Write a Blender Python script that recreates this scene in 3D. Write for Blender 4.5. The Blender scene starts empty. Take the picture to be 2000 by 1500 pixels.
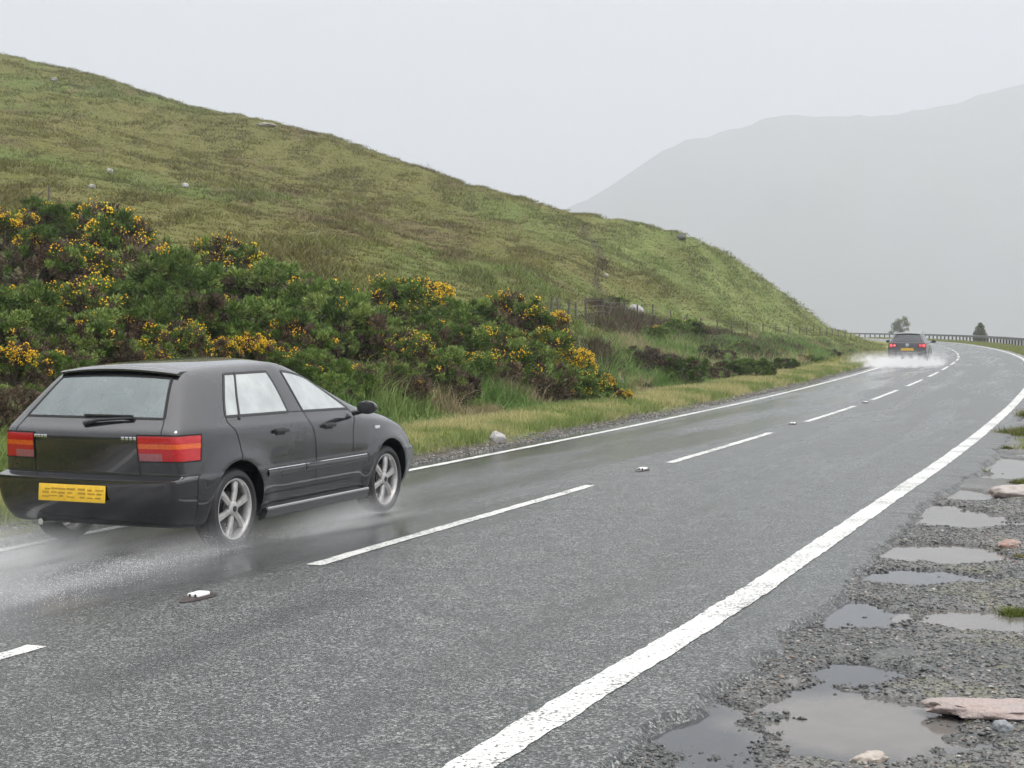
import bpy, bmesh, math, random
import numpy as np
from mathutils import Vector, Matrix
from mathutils.bvhtree import BVHTree
R = math.radians
rng = np.random.default_rng(7)
SC = bpy.context.scene
COL = SC.collection

# ------------------------------------------------------------------ camera, world, sun, exposure
CAM_H, F, CX, HY = 1.7, 3000.0, 1000.0, 640.0          # metres / photo pixels (2000 wide)
cd = bpy.data.cameras.new('camera'); cam = bpy.data.objects.new('camera', cd); COL.objects.link(cam)
cd.sensor_width = 36.0; cd.lens = 36.0*F/2000.0
cam.location = (0, 0, CAM_H); cam.rotation_euler = (R(90), 0, 0); cd.shift_y = -(750-HY)/2000.0
cd.clip_start = 0.1; cd.clip_end = 12000
SC.camera = cam
SUN_EL, SUN_AZ = 52.0, 128.0                            # azimuth clockwise from +Y (the view direction)
w = bpy.data.worlds.new('World'); SC.world = w; w.use_nodes = True
nt = w.node_tree; nt.nodes.clear()
out = nt.nodes.new('ShaderNodeOutputWorld'); bg = nt.nodes.new('ShaderNodeBackground')
sky = nt.nodes.new('ShaderNodeTexSky'); sky.sky_type = 'NISHITA'; sky.sun_disc = False
sky.sun_elevation = R(SUN_EL); sky.sun_rotation = R(SUN_AZ); sky.dust_density = 4.0; sky.air_density = 1.0
hsv = nt.nodes.new('ShaderNodeHueSaturation'); hsv.inputs['Saturation'].default_value = 0.10
# overcast: an even cloud deck, brighter overhead than at the horizon
mix = nt.nodes.new('ShaderNodeMix'); mix.data_type = 'RGBA'; mix.inputs[0].default_value = 0.85
tc = nt.nodes.new('ShaderNodeTexCoord'); sep = nt.nodes.new('ShaderNodeSeparateXYZ')
rmp = nt.nodes.new('ShaderNodeValToRGB')
cr = rmp.color_ramp
cr.elements[0].position = 0.0; cr.elements[0].color = (3.55, 3.62, 3.85, 1)
_e1 = cr.elements.new(.22); _e1.color = (4.3, 4.36, 4.55, 1)
cr.elements[-1].position = 1.0; cr.elements[-1].color = (19.5, 19.4, 19.4, 1)
nz = nt.nodes.new('ShaderNodeTexNoise'); nz.inputs['Scale'].default_value = 2.2; nz.inputs['Detail'].default_value = 5
mp = nt.nodes.new('ShaderNodeMapping'); mp.inputs['Scale'].default_value = (1, 1, 3)
mr = nt.nodes.new('ShaderNodeMapRange'); mr.inputs[1].default_value = .25; mr.inputs[2].default_value = .75
mr.inputs[3].default_value = .93; mr.inputs[4].default_value = 1.07
mul = nt.nodes.new('ShaderNodeVectorMath'); mul.operation = 'SCALE'
L = nt.links.new
L(tc.outputs['Generated'], sep.inputs[0]); L(sep.outputs['Z'], rmp.inputs[0])
L(tc.outputs['Generated'], mp.inputs[0]); L(mp.outputs[0], nz.inputs['Vector']); L(nz.outputs[0], mr.inputs[0])
L(rmp.outputs[0], mul.inputs[0]); L(mr.outputs[0], mul.inputs['Scale'])
L(sky.outputs[0], hsv.inputs['Color']); L(hsv.outputs[0], mix.inputs[6]); L(mul.outputs[0], mix.inputs[7])
L(mix.outputs[2], bg.inputs['Color']); bg.inputs['Strength'].default_value = 0.12
L(bg.outputs[0], out.inputs[0])
sl = bpy.data.lights.new('sun', 'SUN'); sl.energy = 2.2; sl.angle = R(20); sl.color = (1, .97, .93)
sun = bpy.data.objects.new('sun', sl); COL.objects.link(sun)
_a = R(SUN_AZ); _e = R(SUN_EL)
sdir = Vector((math.sin(_a)*math.cos(_e), math.cos(_a)*math.cos(_e), math.sin(_e)))
sun.rotation_euler = sdir.to_track_quat('Z', 'Y').to_euler(); sun.location = (0, 0, 60)
SC.view_settings.view_transform = 'Standard'; SC.view_settings.look = 'None'
SC.view_settings.exposure = 0.43; SC.view_settings.gamma = 1.0
SC.render.engine = 'CYCLES'
SC.cycles.volume_bounces = 2; SC.cycles.max_bounces = 8; SC.cycles.diffuse_bounces = 3; SC.cycles.glossy_bounces = 3
SC.cycles.transparent_max_bounces = 16; SC.cycles.sample_clamp_indirect = 6.0

# ------------------------------------------------------------------ small helpers
def tag(o, label=None, cat=None, group=None, kind=None):
    if label: o['label'] = label
    if cat: o['category'] = cat
    if group: o['group'] = group
    if kind: o['kind'] = kind
    return o
def empty(name, loc=(0, 0, 0), rz=0.0):
    o = bpy.data.objects.new(name, None); COL.objects.link(o); o.location = loc; o.rotation_euler = (0, 0, rz)
    o.empty_display_size = .3
    return o
def link(name, me, mats=(), parent=None, smooth=False):
    o = bpy.data.objects.new(name, me); COL.objects.link(o)
    for m in (mats if isinstance(mats, (list, tuple)) else [mats]): me.materials.append(m)
    if parent is not None: o.parent = parent
    if smooth: me.shade_smooth()
    return o
def np_mesh(name, V, Fc, col=None, attrs=None):
    """V (n,3), Fc (m,k) with constant k; col (n,3) albedo per vertex."""
    me = bpy.data.meshes.new(name); V = np.asarray(V, np.float32); Fc = np.asarray(Fc, np.int32)
    k = Fc.shape[1]
    me.vertices.add(len(V)); me.vertices.foreach_set('co', V.ravel())
    me.loops.add(Fc.size); me.loops.foreach_set('vertex_index', Fc.ravel())
    me.polygons.add(len(Fc)); me.polygons.foreach_set('loop_start', np.arange(0, Fc.size, k, dtype=np.int32))
    me.update(calc_edges=True)
    if col is not None:
        a = me.color_attributes.new('col', 'FLOAT_COLOR', 'POINT')
        c4 = np.ones((len(V), 4), np.float32); c4[:, :3] = col; a.data.foreach_set('color', c4.ravel())
    if attrs:
        for kx, v in attrs.items():
            a = me.attributes.new(kx, 'FLOAT', 'POINT'); a.data.foreach_set('value', np.asarray(v, np.float32))
    return me
def grid_faces(nr, nc):
    i = np.arange(nr-1)[:, None]*nc + np.arange(nc-1)[None, :]
    return np.stack([i, i+1, i+nc+1, i+nc], -1).reshape(-1, 4)
def bm_obj(name, bm, mats, parent=None, smooth=True, sharp=40):
    me = bpy.data.meshes.new(name); bm.to_mesh(me); bm.free()
    o = link(name, me, mats, parent)
    if smooth:
        me.shade_smooth(); me.set_sharp_from_angle(angle=R(sharp))
    return o
def bm_box(bm, c, s, bev=0.0, rot=None, seg=2):
    M = Matrix.Translation(c) @ (rot.to_4x4() if rot is not None else Matrix()) @ Matrix.Diagonal((*s, 1))
    vs = bmesh.ops.create_cube(bm, size=1, matrix=M)['verts']
    if bev > 0:
        es = list({e for v in vs for e in v.link_edges})
        bmesh.ops.bevel(bm, geom=es, offset=bev, segments=seg, affect='EDGES', profile=.6)
def bm_tube(bm, pts, radii, n=8, cap=True):
    pts = [Vector(p) for p in pts]; rings = []
    if not isinstance(radii, (list, tuple)): radii = [radii]*len(pts)
    for i, p in enumerate(pts):
        t = (pts[min(i+1, len(pts)-1)]-pts[max(i-1, 0)]).normalized()
        u = t.orthogonal().normalized() if i == 0 else (rings_u - t*rings_u.dot(t)).normalized()
        rings_u = u; v = t.cross(u)
        rings.append([bm.verts.new(p+(u*math.cos(2*math.pi*k/n)+v*math.sin(2*math.pi*k/n))*radii[i]) for k in range(n)])
    for a, b in zip(rings[:-1], rings[1:]):
        for k in range(n): bm.faces.new((a[k], a[(k+1) % n], b[(k+1) % n], b[k]))
    if cap: bm.faces.new(rings[0][::-1]); bm.faces.new(rings[-1])
def bm_lathe(bm, prof, n=40, axis='Y', c=(0, 0, 0), close=True):
    """prof [(r, along)] turned about the Y axis through c."""
    c = Vector(c); rings = []
    for r, a in prof:
        rings.append([bm.verts.new(c+Vector((r*math.cos(2*math.pi*k/n), a, r*math.sin(2*math.pi*k/n)))) for k in range(n)])
    for a, b in zip(rings[:-1], rings[1:]):
        for k in range(n): bm.faces.new((a[k], b[k], b[(k+1) % n], a[(k+1) % n]))
    if close: bm.faces.new(rings[0]); bm.faces.new(rings[-1][::-1])
# numpy value noise
def _hash(ix, iy, seed):
    n = (ix*374761393 + iy*668265263 + seed*1442695041) & 0x7fffffff
    n = (n ^ (n >> 13))*1274126177 & 0x7fffffff
    n = n ^ (n >> 16)
    return (n & 0xffff)/65535.0
def vnoise(x, y, seed=0):
    x = np.asarray(x, float); y = np.asarray(y, float)
    ix = np.floor(x).astype(np.int64); iy = np.floor(y).astype(np.int64); fx = x-ix; fy = y-iy
    fx = fx*fx*(3-2*fx); fy = fy*fy*(3-2*fy)
    a = _hash(ix, iy, seed); b = _hash(ix+1, iy, seed); c = _hash(ix, iy+1, seed); d = _hash(ix+1, iy+1, seed)
    return (a*(1-fx)+b*fx)*(1-fy)+(c*(1-fx)+d*fx)*fy
def fbm(x, y, seed=0, oct=4, gain=.5):
    s = 0; a = 1; t = 0
    for o in range(oct):
        s = s+a*(vnoise(x*2**o+o*17.3, y*2**o-o*9.1, seed+o)*2-1); t += a; a *= gain
    return s/t
def sstep(a, b, x):
    t = np.clip((np.asarray(x, float)-a)/(b-a), 0, 1); return t*t*(3-2*t)
def lerp(a, b, t): return a+(b-a)*t

# material helpers
class MT:
    def __init__(s, name):
        s.m = bpy.data.materials.new(name); s.m.use_nodes = True; s.t = s.m.node_tree
        s.b = s.t.nodes['Principled BSDF']; s.o = s.t.nodes['Material Output']
    def n(s, typ, **kw):
        nd = s.t.nodes.new(typ)
        for k, v in kw.items(): setattr(nd, k, v)
        return nd
    def l(s, a, b): s.t.links.new(a, b)
    def math(s, op, a, b=None, clamp=False):
        nd = s.n('ShaderNodeMath', operation=op); nd.use_clamp = clamp
        for i, v in enumerate((a, b)):
            if v is None: continue
            if isinstance(v, (int, float)): nd.inputs[i].default_value = v
            else: s.l(v, nd.inputs[i])
        return nd.outputs[0]
    def coord(s, kind='Object', scale=(1, 1, 1)):
        t = s.n('ShaderNodeTexCoord'); mpn = s.n('ShaderNodeMapping'); mpn.inputs['Scale'].default_value = scale
        s.l(t.outputs[kind], mpn.inputs[0]); return mpn.outputs[0]
    def noise(s, vec, scale, detail=4, rough=.55):
        nd = s.n('ShaderNodeTexNoise'); nd.inputs['Scale'].default_value = scale; nd.inputs['Detail'].default_value = detail
        nd.inputs['Roughness'].default_value = rough; s.l(vec, nd.inputs['Vector']); return nd.outputs[0]
    def voro(s, vec, scale, feature='F1', out='Color'):
        nd = s.n('ShaderNodeTexVoronoi', feature=feature); nd.inputs['Scale'].default_value = scale; s.l(vec, nd.inputs['Vector'])
        return nd.outputs[out]
    def rng(s, v, a, b, c, d):
        nd = s.n('ShaderNodeMapRange'); s.l(v, nd.inputs[0])
        for i, x in enumerate((a, b, c, d)): nd.inputs[i+1].default_value = x
        return nd.outputs[0]
    def ramp(s, v, stops):
        nd = s.n('ShaderNodeValToRGB'); s.l(v, nd.inputs[0]); e = nd.color_ramp.elements
        while len(e) < len(stops): e.new(.5)
        for i, (p, c) in enumerate(stops):
            e[i].position = p; e[i].color = (*c, 1) if len(c) == 3 else c
        return nd.outputs[0]
    def mixc(s, f, a, b, typ='MIX'):
        nd = s.n('ShaderNodeMix', data_type='RGBA', blend_type=typ)
        for sock, v in ((nd.inputs[0], f), (nd.inputs[6], a), (nd.inputs[7], b)):
            if isinstance(v, (int, float)): sock.default_value = v
            elif isinstance(v, tuple): sock.default_value = (*v, 1)
            else: s.l(v, sock)
        return nd.outputs[2]
    def bump(s, h, strength=.5, dist=.01):
        nd = s.n('ShaderNodeBump'); nd.inputs['Strength'].default_value = strength; nd.inputs['Distance'].default_value = dist
        s.l(h, nd.inputs['Height']); s.l(nd.outputs[0], s.b.inputs['Normal'])
    def set(s, **kw):
        for k, v in kw.items():
            sock = s.b.inputs[k.replace('_', ' ')]
            if isinstance(v, (int, float)): sock.default_value = v
            elif isinstance(v, tuple): sock.default_value = (*v, 1) if len(v) == 3 else v
            else: s.l(v, sock)
        return s
def simple(name, color, rough=.5, metal=0.0, noise=.15, nscale=8, **kw):
    m = MT(name); v = m.noise(m.coord(), nscale, 5)
    c = m.mixc(m.rng(v, .3, .7, 0, 1), tuple(x*(1-noise) for x in color), tuple(min(1, x*(1+noise)) for x in color))
    m.set(Base_Color=c, Roughness=rough, Metallic=metal, **kw); return m.m
def foliage_mat(name, rough=.6, trans=.25, spec=.3):
    m = MT(name); a = m.n('ShaderNodeVertexColor'); a.layer_name = 'col'
    m.set(Base_Color=a.outputs[0], Roughness=rough); m.b.inputs['Specular IOR Level'].default_value = spec
    t = m.n('ShaderNodeBsdfTranslucent'); m.l(a.outputs[0], t.inputs[0])
    mx = m.n('ShaderNodeMixShader'); mx.inputs[0].default_value = trans
    m.l(m.b.outputs[0], mx.inputs[1]); m.l(t.outputs[0], mx.inputs[2]); m.l(mx.outputs[0], m.o.inputs[0])
    return m.m

# ------------------------------------------------------------------ the road's centre line (metres; +X right, +Y away)
_pts = np.array([(-16.9, -28), (-9.1, -8.5), (-2.6, 8.05), (-1.46, 11), (.85, 16.5), (1.9, 19.1), (4.15, 24.6), (5.27, 27.7), (7.35, 32.9), (8.4, 35.9),
    (10.5, 41.8), (13.7, 51), (17.4, 62), (21.6, 75), (24.75, 85), (29.6, 102), (34.1, 119), (38.7, 138), (42.6, 155), (46, 172), (49.6, 195), (51.8, 215),
    (53.0, 235), (52.6, 258), (50, 280), (45, 305), (36, 335), (22, 365)], float)
_cl = np.concatenate([[0], np.cumsum(np.hypot(*np.diff(_pts, axis=0).T))])
_s = np.arange(0, _cl[-1], .5)
CP = np.stack([np.interp(_s, _cl, _pts[:, 0]), np.interp(_s, _cl, _pts[:, 1])], 1)
def _smooth(P, n):
    k = np.exp(-.5*(np.arange(-3*n, 3*n+1)/n)**2); k /= k.sum()
    return np.stack([np.convolve(np.pad(P[:, i], 3*n, mode='reflect', reflect_type='odd'), k, 'valid') for i in range(2)], 1)
CP = _smooth(CP, 8)
_cs = np.concatenate([[0], np.cumsum(np.hypot(*np.diff(CP, axis=0).T))])
def cpos(s):
    s = np.asarray(s, float)
    return np.stack([np.interp(s, _cs, CP[:, 0]), np.interp(s, _cs, CP[:, 1])], -1)
def ctan(s):
    t = cpos(np.asarray(s)+.6)-cpos(np.asarray(s)-.6); return t/np.linalg.norm(t, axis=-1, keepdims=True)
def off(s, d):
    """world XY of the point at distance s along the road and d metres right of its centre line"""
    t = ctan(s); n = np.stack([t[..., 1], -t[..., 0]], -1); return cpos(s)+n*np.asarray(d)[..., None]
def sd_of(X, Y):
    X = np.asarray(X, float).ravel(); Y = np.asarray(Y, float).ravel()
    s = np.empty_like(X); d = np.empty_like(X); P = CP[::2]; S = _cs[::2]
    for a in range(0, len(X), 20000):
        b = slice(a, a+20000)
        D = (X[b, None]-P[None, :, 0])**2+(Y[b, None]-P[None, :, 1])**2; i = D.argmin(1)
        t = ctan(S[i]); r = np.stack([X[b]-P[i, 0], Y[b]-P[i, 1]], 1)
        s[b] = S[i]+(r*t).sum(1); d[b] = r[:, 0]*t[:, 1]-r[:, 1]*t[:, 0]
    return s, d
def s_at_y(Y): return float(np.interp(Y, CP[:500, 1], _cs[:500]))
DL = lambda s: 2.58+.25*sstep(30, 100, np.asarray(s, float)-s_at_y(0))
DR = lambda s: 3.17-.16*(1-sstep(6, 12.5, np.asarray(s, float)-s_at_y(0)))+.20*sstep(32, 56, np.asarray(s, float)-s_at_y(0))
S0 = s_at_y(0.0)

# ------------------------------------------------------------------ the left hillside: height above the road, as sections read off along view directions
# photo column: distances (m) and photo rows of the ground there
_HC = [(-1500, 9.0, [(12, 800, ), (19, 560), (28, 400), (55, 180), (95, 20), (150, -90)]),
       (-500, 11.5, [(15, 830), (22, 650), (32, 470), (58, 290), (98, 120), (145, 20)]),
       (0, 14.5, [(18, 775), (25, 605), (35, 470), (60, 340), (100, 205), (140, 112)]),
       (200, 16, [(20, 765), (28, 605), (38, 480), (63, 365), (100, 245), (135, 150)]),
       (400, 17, [(22, 750), (30, 605), (40, 500), (65, 390), (100, 297), (130, 213)]),
       (640, 19, [(23, 765), (32, 640), (43, 525), (68, 430), (100, 347), (124, 275)]),
       (800, 21, [(25, 770), (35, 645), (48, 542), (70, 462), (100, 387), (120, 328)]),
       (1000, 24.5, [(29, 760), (39, 655), (54, 570), (76, 495), (98, 435), (114, 390)]),
       (1110, 27, [(32, 748), (42, 662), (60, 592), (80, 512), (96, 460), (110, 424)]),
       (1330, 38, [(45, 722), (60, 672), (80, 622), (95, 560), (108, 506), (120, 464)]),
       (1410, 42, [(51, 715), (68, 672), (88, 630), (100, 588), (112, 540), (122, 502)]),
       (1500, 47, [(60, 702), (78, 668), (98, 641), (110, 612), (120, 583), (128, 560)]),
       (1570, 54, [(72, 688), (90, 668), (108, 650), (118, 634), (126, 620), (133, 608)]),
       (1620, 62, [(82, 681), (98, 668), (115, 659), (123, 653), (130, 649), (136, 645)]),
       (1660, 72, [(88, 683), (102, 675), (114, 669), (122, 664), (130, 660), (138, 656)]),
       (1720, 85, [(95, 690), (104, 686), (112, 683), (118, 681), (126, 678), (135, 676)]),
       (1790, 100, [(105, 690), (112, 687), (118, 685), (124, 682), (130, 680), (140, 678)])]
_hx = np.array([c[0] for c in _HC], float)
_hZ = np.array([[c[1]]+[p[0] for p in c[2]] for c in _HC], float)
_hz = np.array([[.12]+[CAM_H+(HY-p[1])*p[0]/F for p in c[2]] for c in _HC], float)
def hill_raw(X, Y):
    X = np.asarray(X, float); Y = np.maximum(np.asarray(Y, float), .5)
    x = np.clip(1000+F*X/Y, -1500, 1790)
    Zk = np.stack([np.interp(x, _hx, _hZ[:, k]) for k in range(7)]); zk = np.stack([np.interp(x, _hx, _hz[:, k]) for k in range(7)])
    # Hermite through the seven section points, then falling away behind the crest
    m = np.zeros_like(zk); sl_ = (zk[1:]-zk[:-1])/(Zk[1:]-Zk[:-1])
    m[1:-1] = (sl_[1:]+sl_[:-1])/2; m[0] = sl_[0]*.3; m[-1] = sl_[-1]*.55
    z = np.where(Y < Zk[0], .12, 0.0)
    for k in range(6):
        h = Zk[k+1]-Zk[k]; t = (Y-Zk[k])/h; t2 = t*t; t3 = t2*t
        v = (2*t3-3*t2+1)*zk[k]+(t3-2*t2+t)*h*m[k]+(-2*t3+3*t2)*zk[k+1]+(t3-t2)*h*m[k+1]
        z = np.where((t >= 0) & (t < 1), v, z)
    e = Y-Zk[6]
    z = np.where(e >= 0, zk[6]+m[6]*e-.004*e*e*np.clip(zk[6]/6, .25, 1.5), z)
    return z, (Y-Zk[0])/(Zk[6]-Zk[0]), x
def left_h(X, Y):
    """ground height left of the road"""
    sh = np.shape(X); X = np.ravel(np.asarray(X, float)); Y = np.ravel(np.asarray(Y, float))
    z, t, x = hill_raw(X, Y); s, d = sd_of(X, Y)
    tt = np.clip(t, 0, 1.2)
    n = fbm(X*.035, Y*.035, 3, 4)*1.1*tt+fbm(X*.16, Y*.16, 9, 3)*.34*np.minimum(1, tt*2.2+.1)+(.5-np.abs(fbm(X*.60, Y*.26, 21, 3)))*.40*np.minimum(1, tt*3+.1)+fbm(X*1.3, Y*1.3, 23, 2)*.12*np.minimum(1, tt*3+.1)
    z = z+n
    e = -d-DL(s)                                              # metres beyond the left edge line
    verge = .10*sstep(.45, .95, e)+.10*sstep(.9, 1.5, e)-.14*sstep(1.9, 3.4, e)+fbm(X*1.3, Y*1.3, 5, 3)*.035*sstep(.4, 1, e)
    z = lerp(verge-.012, np.maximum(z, -.6), sstep(2.2, 5.0, e))
    z = np.where(e < .4, -.012-.0*e, z)
    return z.reshape(sh)
def left_col(X, Y):
    """colour of the ground cover itself: moor grass, heather, bracken, peat, gravel edge"""
    z, t, x = hill_raw(X, Y); s, d = sd_of(X, Y); d = d.reshape(np.shape(X)); s = s.reshape(np.shape(X)); e = -d-DL(s)
    olive = np.array([.148, .146, .042]); green = np.array([.122, .165, .040]); brown = np.array([.115, .086, .042]); straw = np.array([.235, .21, .085])
    pale = np.array([.225, .265, .10])
    n1 = fbm(X*.06, Y*.03+z*.1, 31, 4); n2 = fbm(X*.25, Y*.09, 33, 4); n3 = fbm(X*1.0, Y*.35, 35, 3); n4 = fbm(X*.028+4, Y*.028, 37, 3)
    east = sstep(850, 1500, x)
    c = lerp(olive, green, sstep(-.35, .5, n1+.4*n2+.55*(east-.35))[..., None])
    c = lerp(c, pale, (.9*east*sstep(-.45, .4, n2+.5*n3+.3*n1))[..., None])
    c = lerp(c, brown, (.9*sstep(.02, .42, n2*.7+n3*.5+n4*.6-.32*east))[..., None])
    c = lerp(c, straw, (.40*sstep(.15, .55, n3+.5*n4+.15*east))[..., None])
    # peat gully running down the nose of the hill, and the brown heather and bracken band along its foot
    gx = 1150+46*sstep(.97, .25, t)+12*np.sin(t*19)
    g = np.exp(-((x-gx)/9)**2)*sstep(.33, .42, t)*sstep(1.0, .9, t)
    c = lerp(c, np.array([.05, .036, .024]), (.8*g)[..., None])
    band = sstep(1130, 1230, x)*sstep(1720, 1640, x)*sstep(.16, .26, t+.06*n2)*sstep(.50, .36, t+.08*n2)
    c = lerp(c, lerp(np.array([.085, .052, .034]), np.array([.10, .085, .04]), sstep(-.2, .4, n3)[..., None]), (.85*band)[..., None])
    vg = lerp(np.array([.27, .26, .09]), np.array([.19, .23, .065]), sstep(-.3, .4, n3)[..., None])
    c = np.where((e < 2.6)[..., None], lerp(vg, c, sstep(1.9, 2.6, e)[..., None]), c)
    lush = sstep(2.0, 3.0, e)*sstep(.24, .10, t)
    c = lerp(c, lerp(np.array([.10, .15, .034]), np.array([.12, .10, .045]), sstep(.0, .5, n2)[..., None]), (.85*lush)[..., None])
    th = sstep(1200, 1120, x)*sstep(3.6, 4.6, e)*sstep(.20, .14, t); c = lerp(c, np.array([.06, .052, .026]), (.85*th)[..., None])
    grit = sstep(.95+.25*0, .55, e+.30*n3)
    c = lerp(c*np.array([.97, .98, .80]), lerp(np.array([.085, .072, .058]), np.array([.15, .135, .12]), sstep(-.3, .4, fbm(X*7, Y*7, 41, 2))[..., None]), grit[..., None])
    return c
def right_h(X, Y):
    """verge and moor right of the road"""
    sh = np.shape(X); X = np.ravel(np.asarray(X, float)); Y = np.ravel(np.asarray(Y, float)); s, d = sd_of(X, Y); e = d-DR(s)
    z = -.03+.14*sstep(.6, 1.6, e)*sstep(24, 32, Y)+fbm(X*.8, Y*.8, 51, 3)*.05*sstep(.6, 2, e)-.24*np.maximum(0, e-2.7)*sstep(50, 90, Y)-.05*np.maximum(0, e-8)
    return np.maximum(z, -40).reshape(sh)
def ray_ground(x, y, h=left_h):
    """world point where the view direction of photo pixel (x, y) meets the ground"""
    Z = np.concatenate([np.arange(4, 60, .1), np.arange(60, 200, .4)])
    a = (x-CX)/F; b = (HY-y)/F
    g = h(a*Z, Z)-(CAM_H+b*Z)
    i = np.argmax(g > 0)
    if not (g > 0).any(): i = len(Z)-1
    return a*Z[i], Z[i], float(h(np.array([a*Z[i]]), np.array([Z[i]]))[0])

# ------------------------------------------------------------------ materials of the setting
def asphalt_mat():
    m = MT('wet_asphalt'); o = m.coord('Object'); uv = m.n('ShaderNodeUVMap'); uv.uv_map = 'sd'
    def uvs(a, b):
        mpn = m.n('ShaderNodeMapping'); mpn.inputs['Scale'].default_value = (a, b, 1); m.l(uv.outputs[0], mpn.inputs[0]); return mpn.outputs[0]
    stone = m.voro(o, 92); st = m.n('ShaderNodeSeparateColor'); m.l(stone, st.inputs[0]); v1 = st.outputs[0]
    fine = m.noise(o, 160, 2, .6); blot = m.noise(o, 3.5, 6, .7); big = m.noise(uvs(.12, .7), 1.0, 5, .6)
    c = m.ramp(v1, [(0, (.016, .018, .018)), (.35, (.050, .054, .053)), (.75, (.145, .151, .145)), (1, (.40, .41, .39))])
    c = m.mixc(m.rng(fine, .35, .75, 0, .5), c, (.035, .038, .038))
    c = m.mixc(m.rng(blot, .42, .62, 0, .45), c, (.040, .043, .043))
    film = m.noise(uvs(.11, .95), 1.0, 4, .5)            # water lying in long streaks with the traffic
    sepn = m.n('ShaderNodeSeparateXYZ'); m.l(uv.outputs[0], sepn.inputs[0])
    dn = sepn.outputs[1]                                   # metres right of the centre line
    lane = m.rng(dn, -1.1, .6, .17, -.02)                  # the left lane lies lower and wetter
    for c0, amp in ((-.80, .13), (-2.15, .12), (.85, .09), (2.2, .09)):       # wheel tracks hold water
        g = m.math('SUBTRACT', 1.0, m.math('MULTIPLY', m.math('ABSOLUTE', m.math('SUBTRACT', dn, c0)), 2.6), True)
        lane = m.math('ADD', lane, m.math('MULTIPLY', g, amp))
    wet = m.rng(m.math('ADD', film, lane), .50, .76, 0, 1)
    c = m.mixc(m.math('MULTIPLY', wet, .62), c, (.022, .024, .026))
    m.set(Base_Color=c, Roughness=m.rng(wet, 0, 1, .34, .10)); m.b.inputs['Specular IOR Level'].default_value = .5
    m.b.inputs['IOR'].default_value = 1.4
    hgt = m.math('ADD', m.math('MULTIPLY', m.voro(o, 92, out='Distance'), -1.0), m.math('MULTIPLY', fine, .5))
    bmp = m.n('ShaderNodeBump'); bmp.inputs['Distance'].default_value = .006; m.l(hgt, bmp.inputs['Height'])
    m.l(m.rng(wet, 0, 1, .85, .10), bmp.inputs['Strength']); m.l(bmp.outputs[0], m.b.inputs['Normal'])
    return m.m
def paint_mat():
    m = MT('road_paint'); o = m.coord('Object')
    v = m.noise(o, 42, 4, .75); big = m.noise(o, 1.6, 4)
    wear = m.rng(m.math('ADD', v, m.rng(big, .3, .7, -.07, .09)), .555, .600, 0, 1)
    c = m.mixc(wear, m.ramp(m.noise(o, 5, 4), [(.3, (.55, .55, .52)), (.7, (.68, .68, .655))]), (.06, .062, .06))
    m.set(Base_Color=c, Roughness=.38); m.bump(v, .4, .004); return m.m
def gravel_mat():
    m = MT('wet_gravel'); a = m.n('ShaderNodeVertexColor'); a.layer_name = 'col'; o = m.coord('Object')
    st = m.n('ShaderNodeSeparateColor'); m.l(m.voro(o, 70), st.inputs[0])
    c = m.ramp(st.outputs[0], [(0, (.03, .031, .031)), (.5, (.075, .077, .074)), (.85, (.16, .16, .15)), (1, (.30, .28, .25))])
    c = m.mixc(.55, c, a.outputs[0], 'MIX')
    m.set(Base_Color=c, Roughness=.42); m.bump(m.voro(o, 70, out='Distance'), .8, .01); return m.m
def ground_mat(name):
    m = MT(name); a = m.n('ShaderNodeVertexColor'); a.layer_name = 'col'; o = m.coord('Object')
    n = m.noise(o, 3.2, 6, .7)
    c = m.mixc(m.rng(n, .3, .72, 0, 1), a.outputs[0], m.mixc(.5, a.outputs[0], (.055, .05, .022)))
    m.set(Base_Color=c, Roughness=.85); m.b.inputs['Specular IOR Level'].default_value = .2
    m.bump(n, .9, .15); return m.m
def water_mat(name, base, mud=None):
    m = MT(name); o = m.coord('Object'); h = m.math('ADD', m.noise(o, 26, 3), m.math('MULTIPLY', m.noise(o, 90, 2), .4))
    c = m.mixc(m.noise(o, 3, 4), tuple(x*.75 for x in base), tuple(x*1.25 for x in base))
    if mud:                                                # silt hangs in the deep middle; the shallows are clear over dark tarmac
        g = m.n('ShaderNodeVectorMath', operation='DISTANCE'); m.l(o, g.inputs[0]); g.inputs[1].default_value = (mud[0], mud[1], LVL)
        c = m.mixc(m.rng(m.math('ADD', g.outputs['Value'], m.math('MULTIPLY', m.noise(o, 4, 3), .3)), mud[2]*.95+.12, mud[2]*1.3+.20, 0, 1), c, (.045, .047, .050))
    m.set(Base_Color=c, Roughness=.045); m.b.inputs['IOR'].default_value = 1.36; m.bump(h, .10, .004); return m.m
M_ASPH = asphalt_mat(); M_PAINT = paint_mat(); M_GRAV = gravel_mat(); M_GROUND = ground_mat('moor'); M_VERGE = ground_mat('verge_soil')
M_LEAF = foliage_mat('leaf', .55, .12); M_GRASS = foliage_mat('grass_blade', .5, .30, .35); M_FLOWER = foliage_mat('gorse_flower', .6, .2)
M_STONE = foliage_mat('pebble', .35, 0.0, .5)

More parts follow.
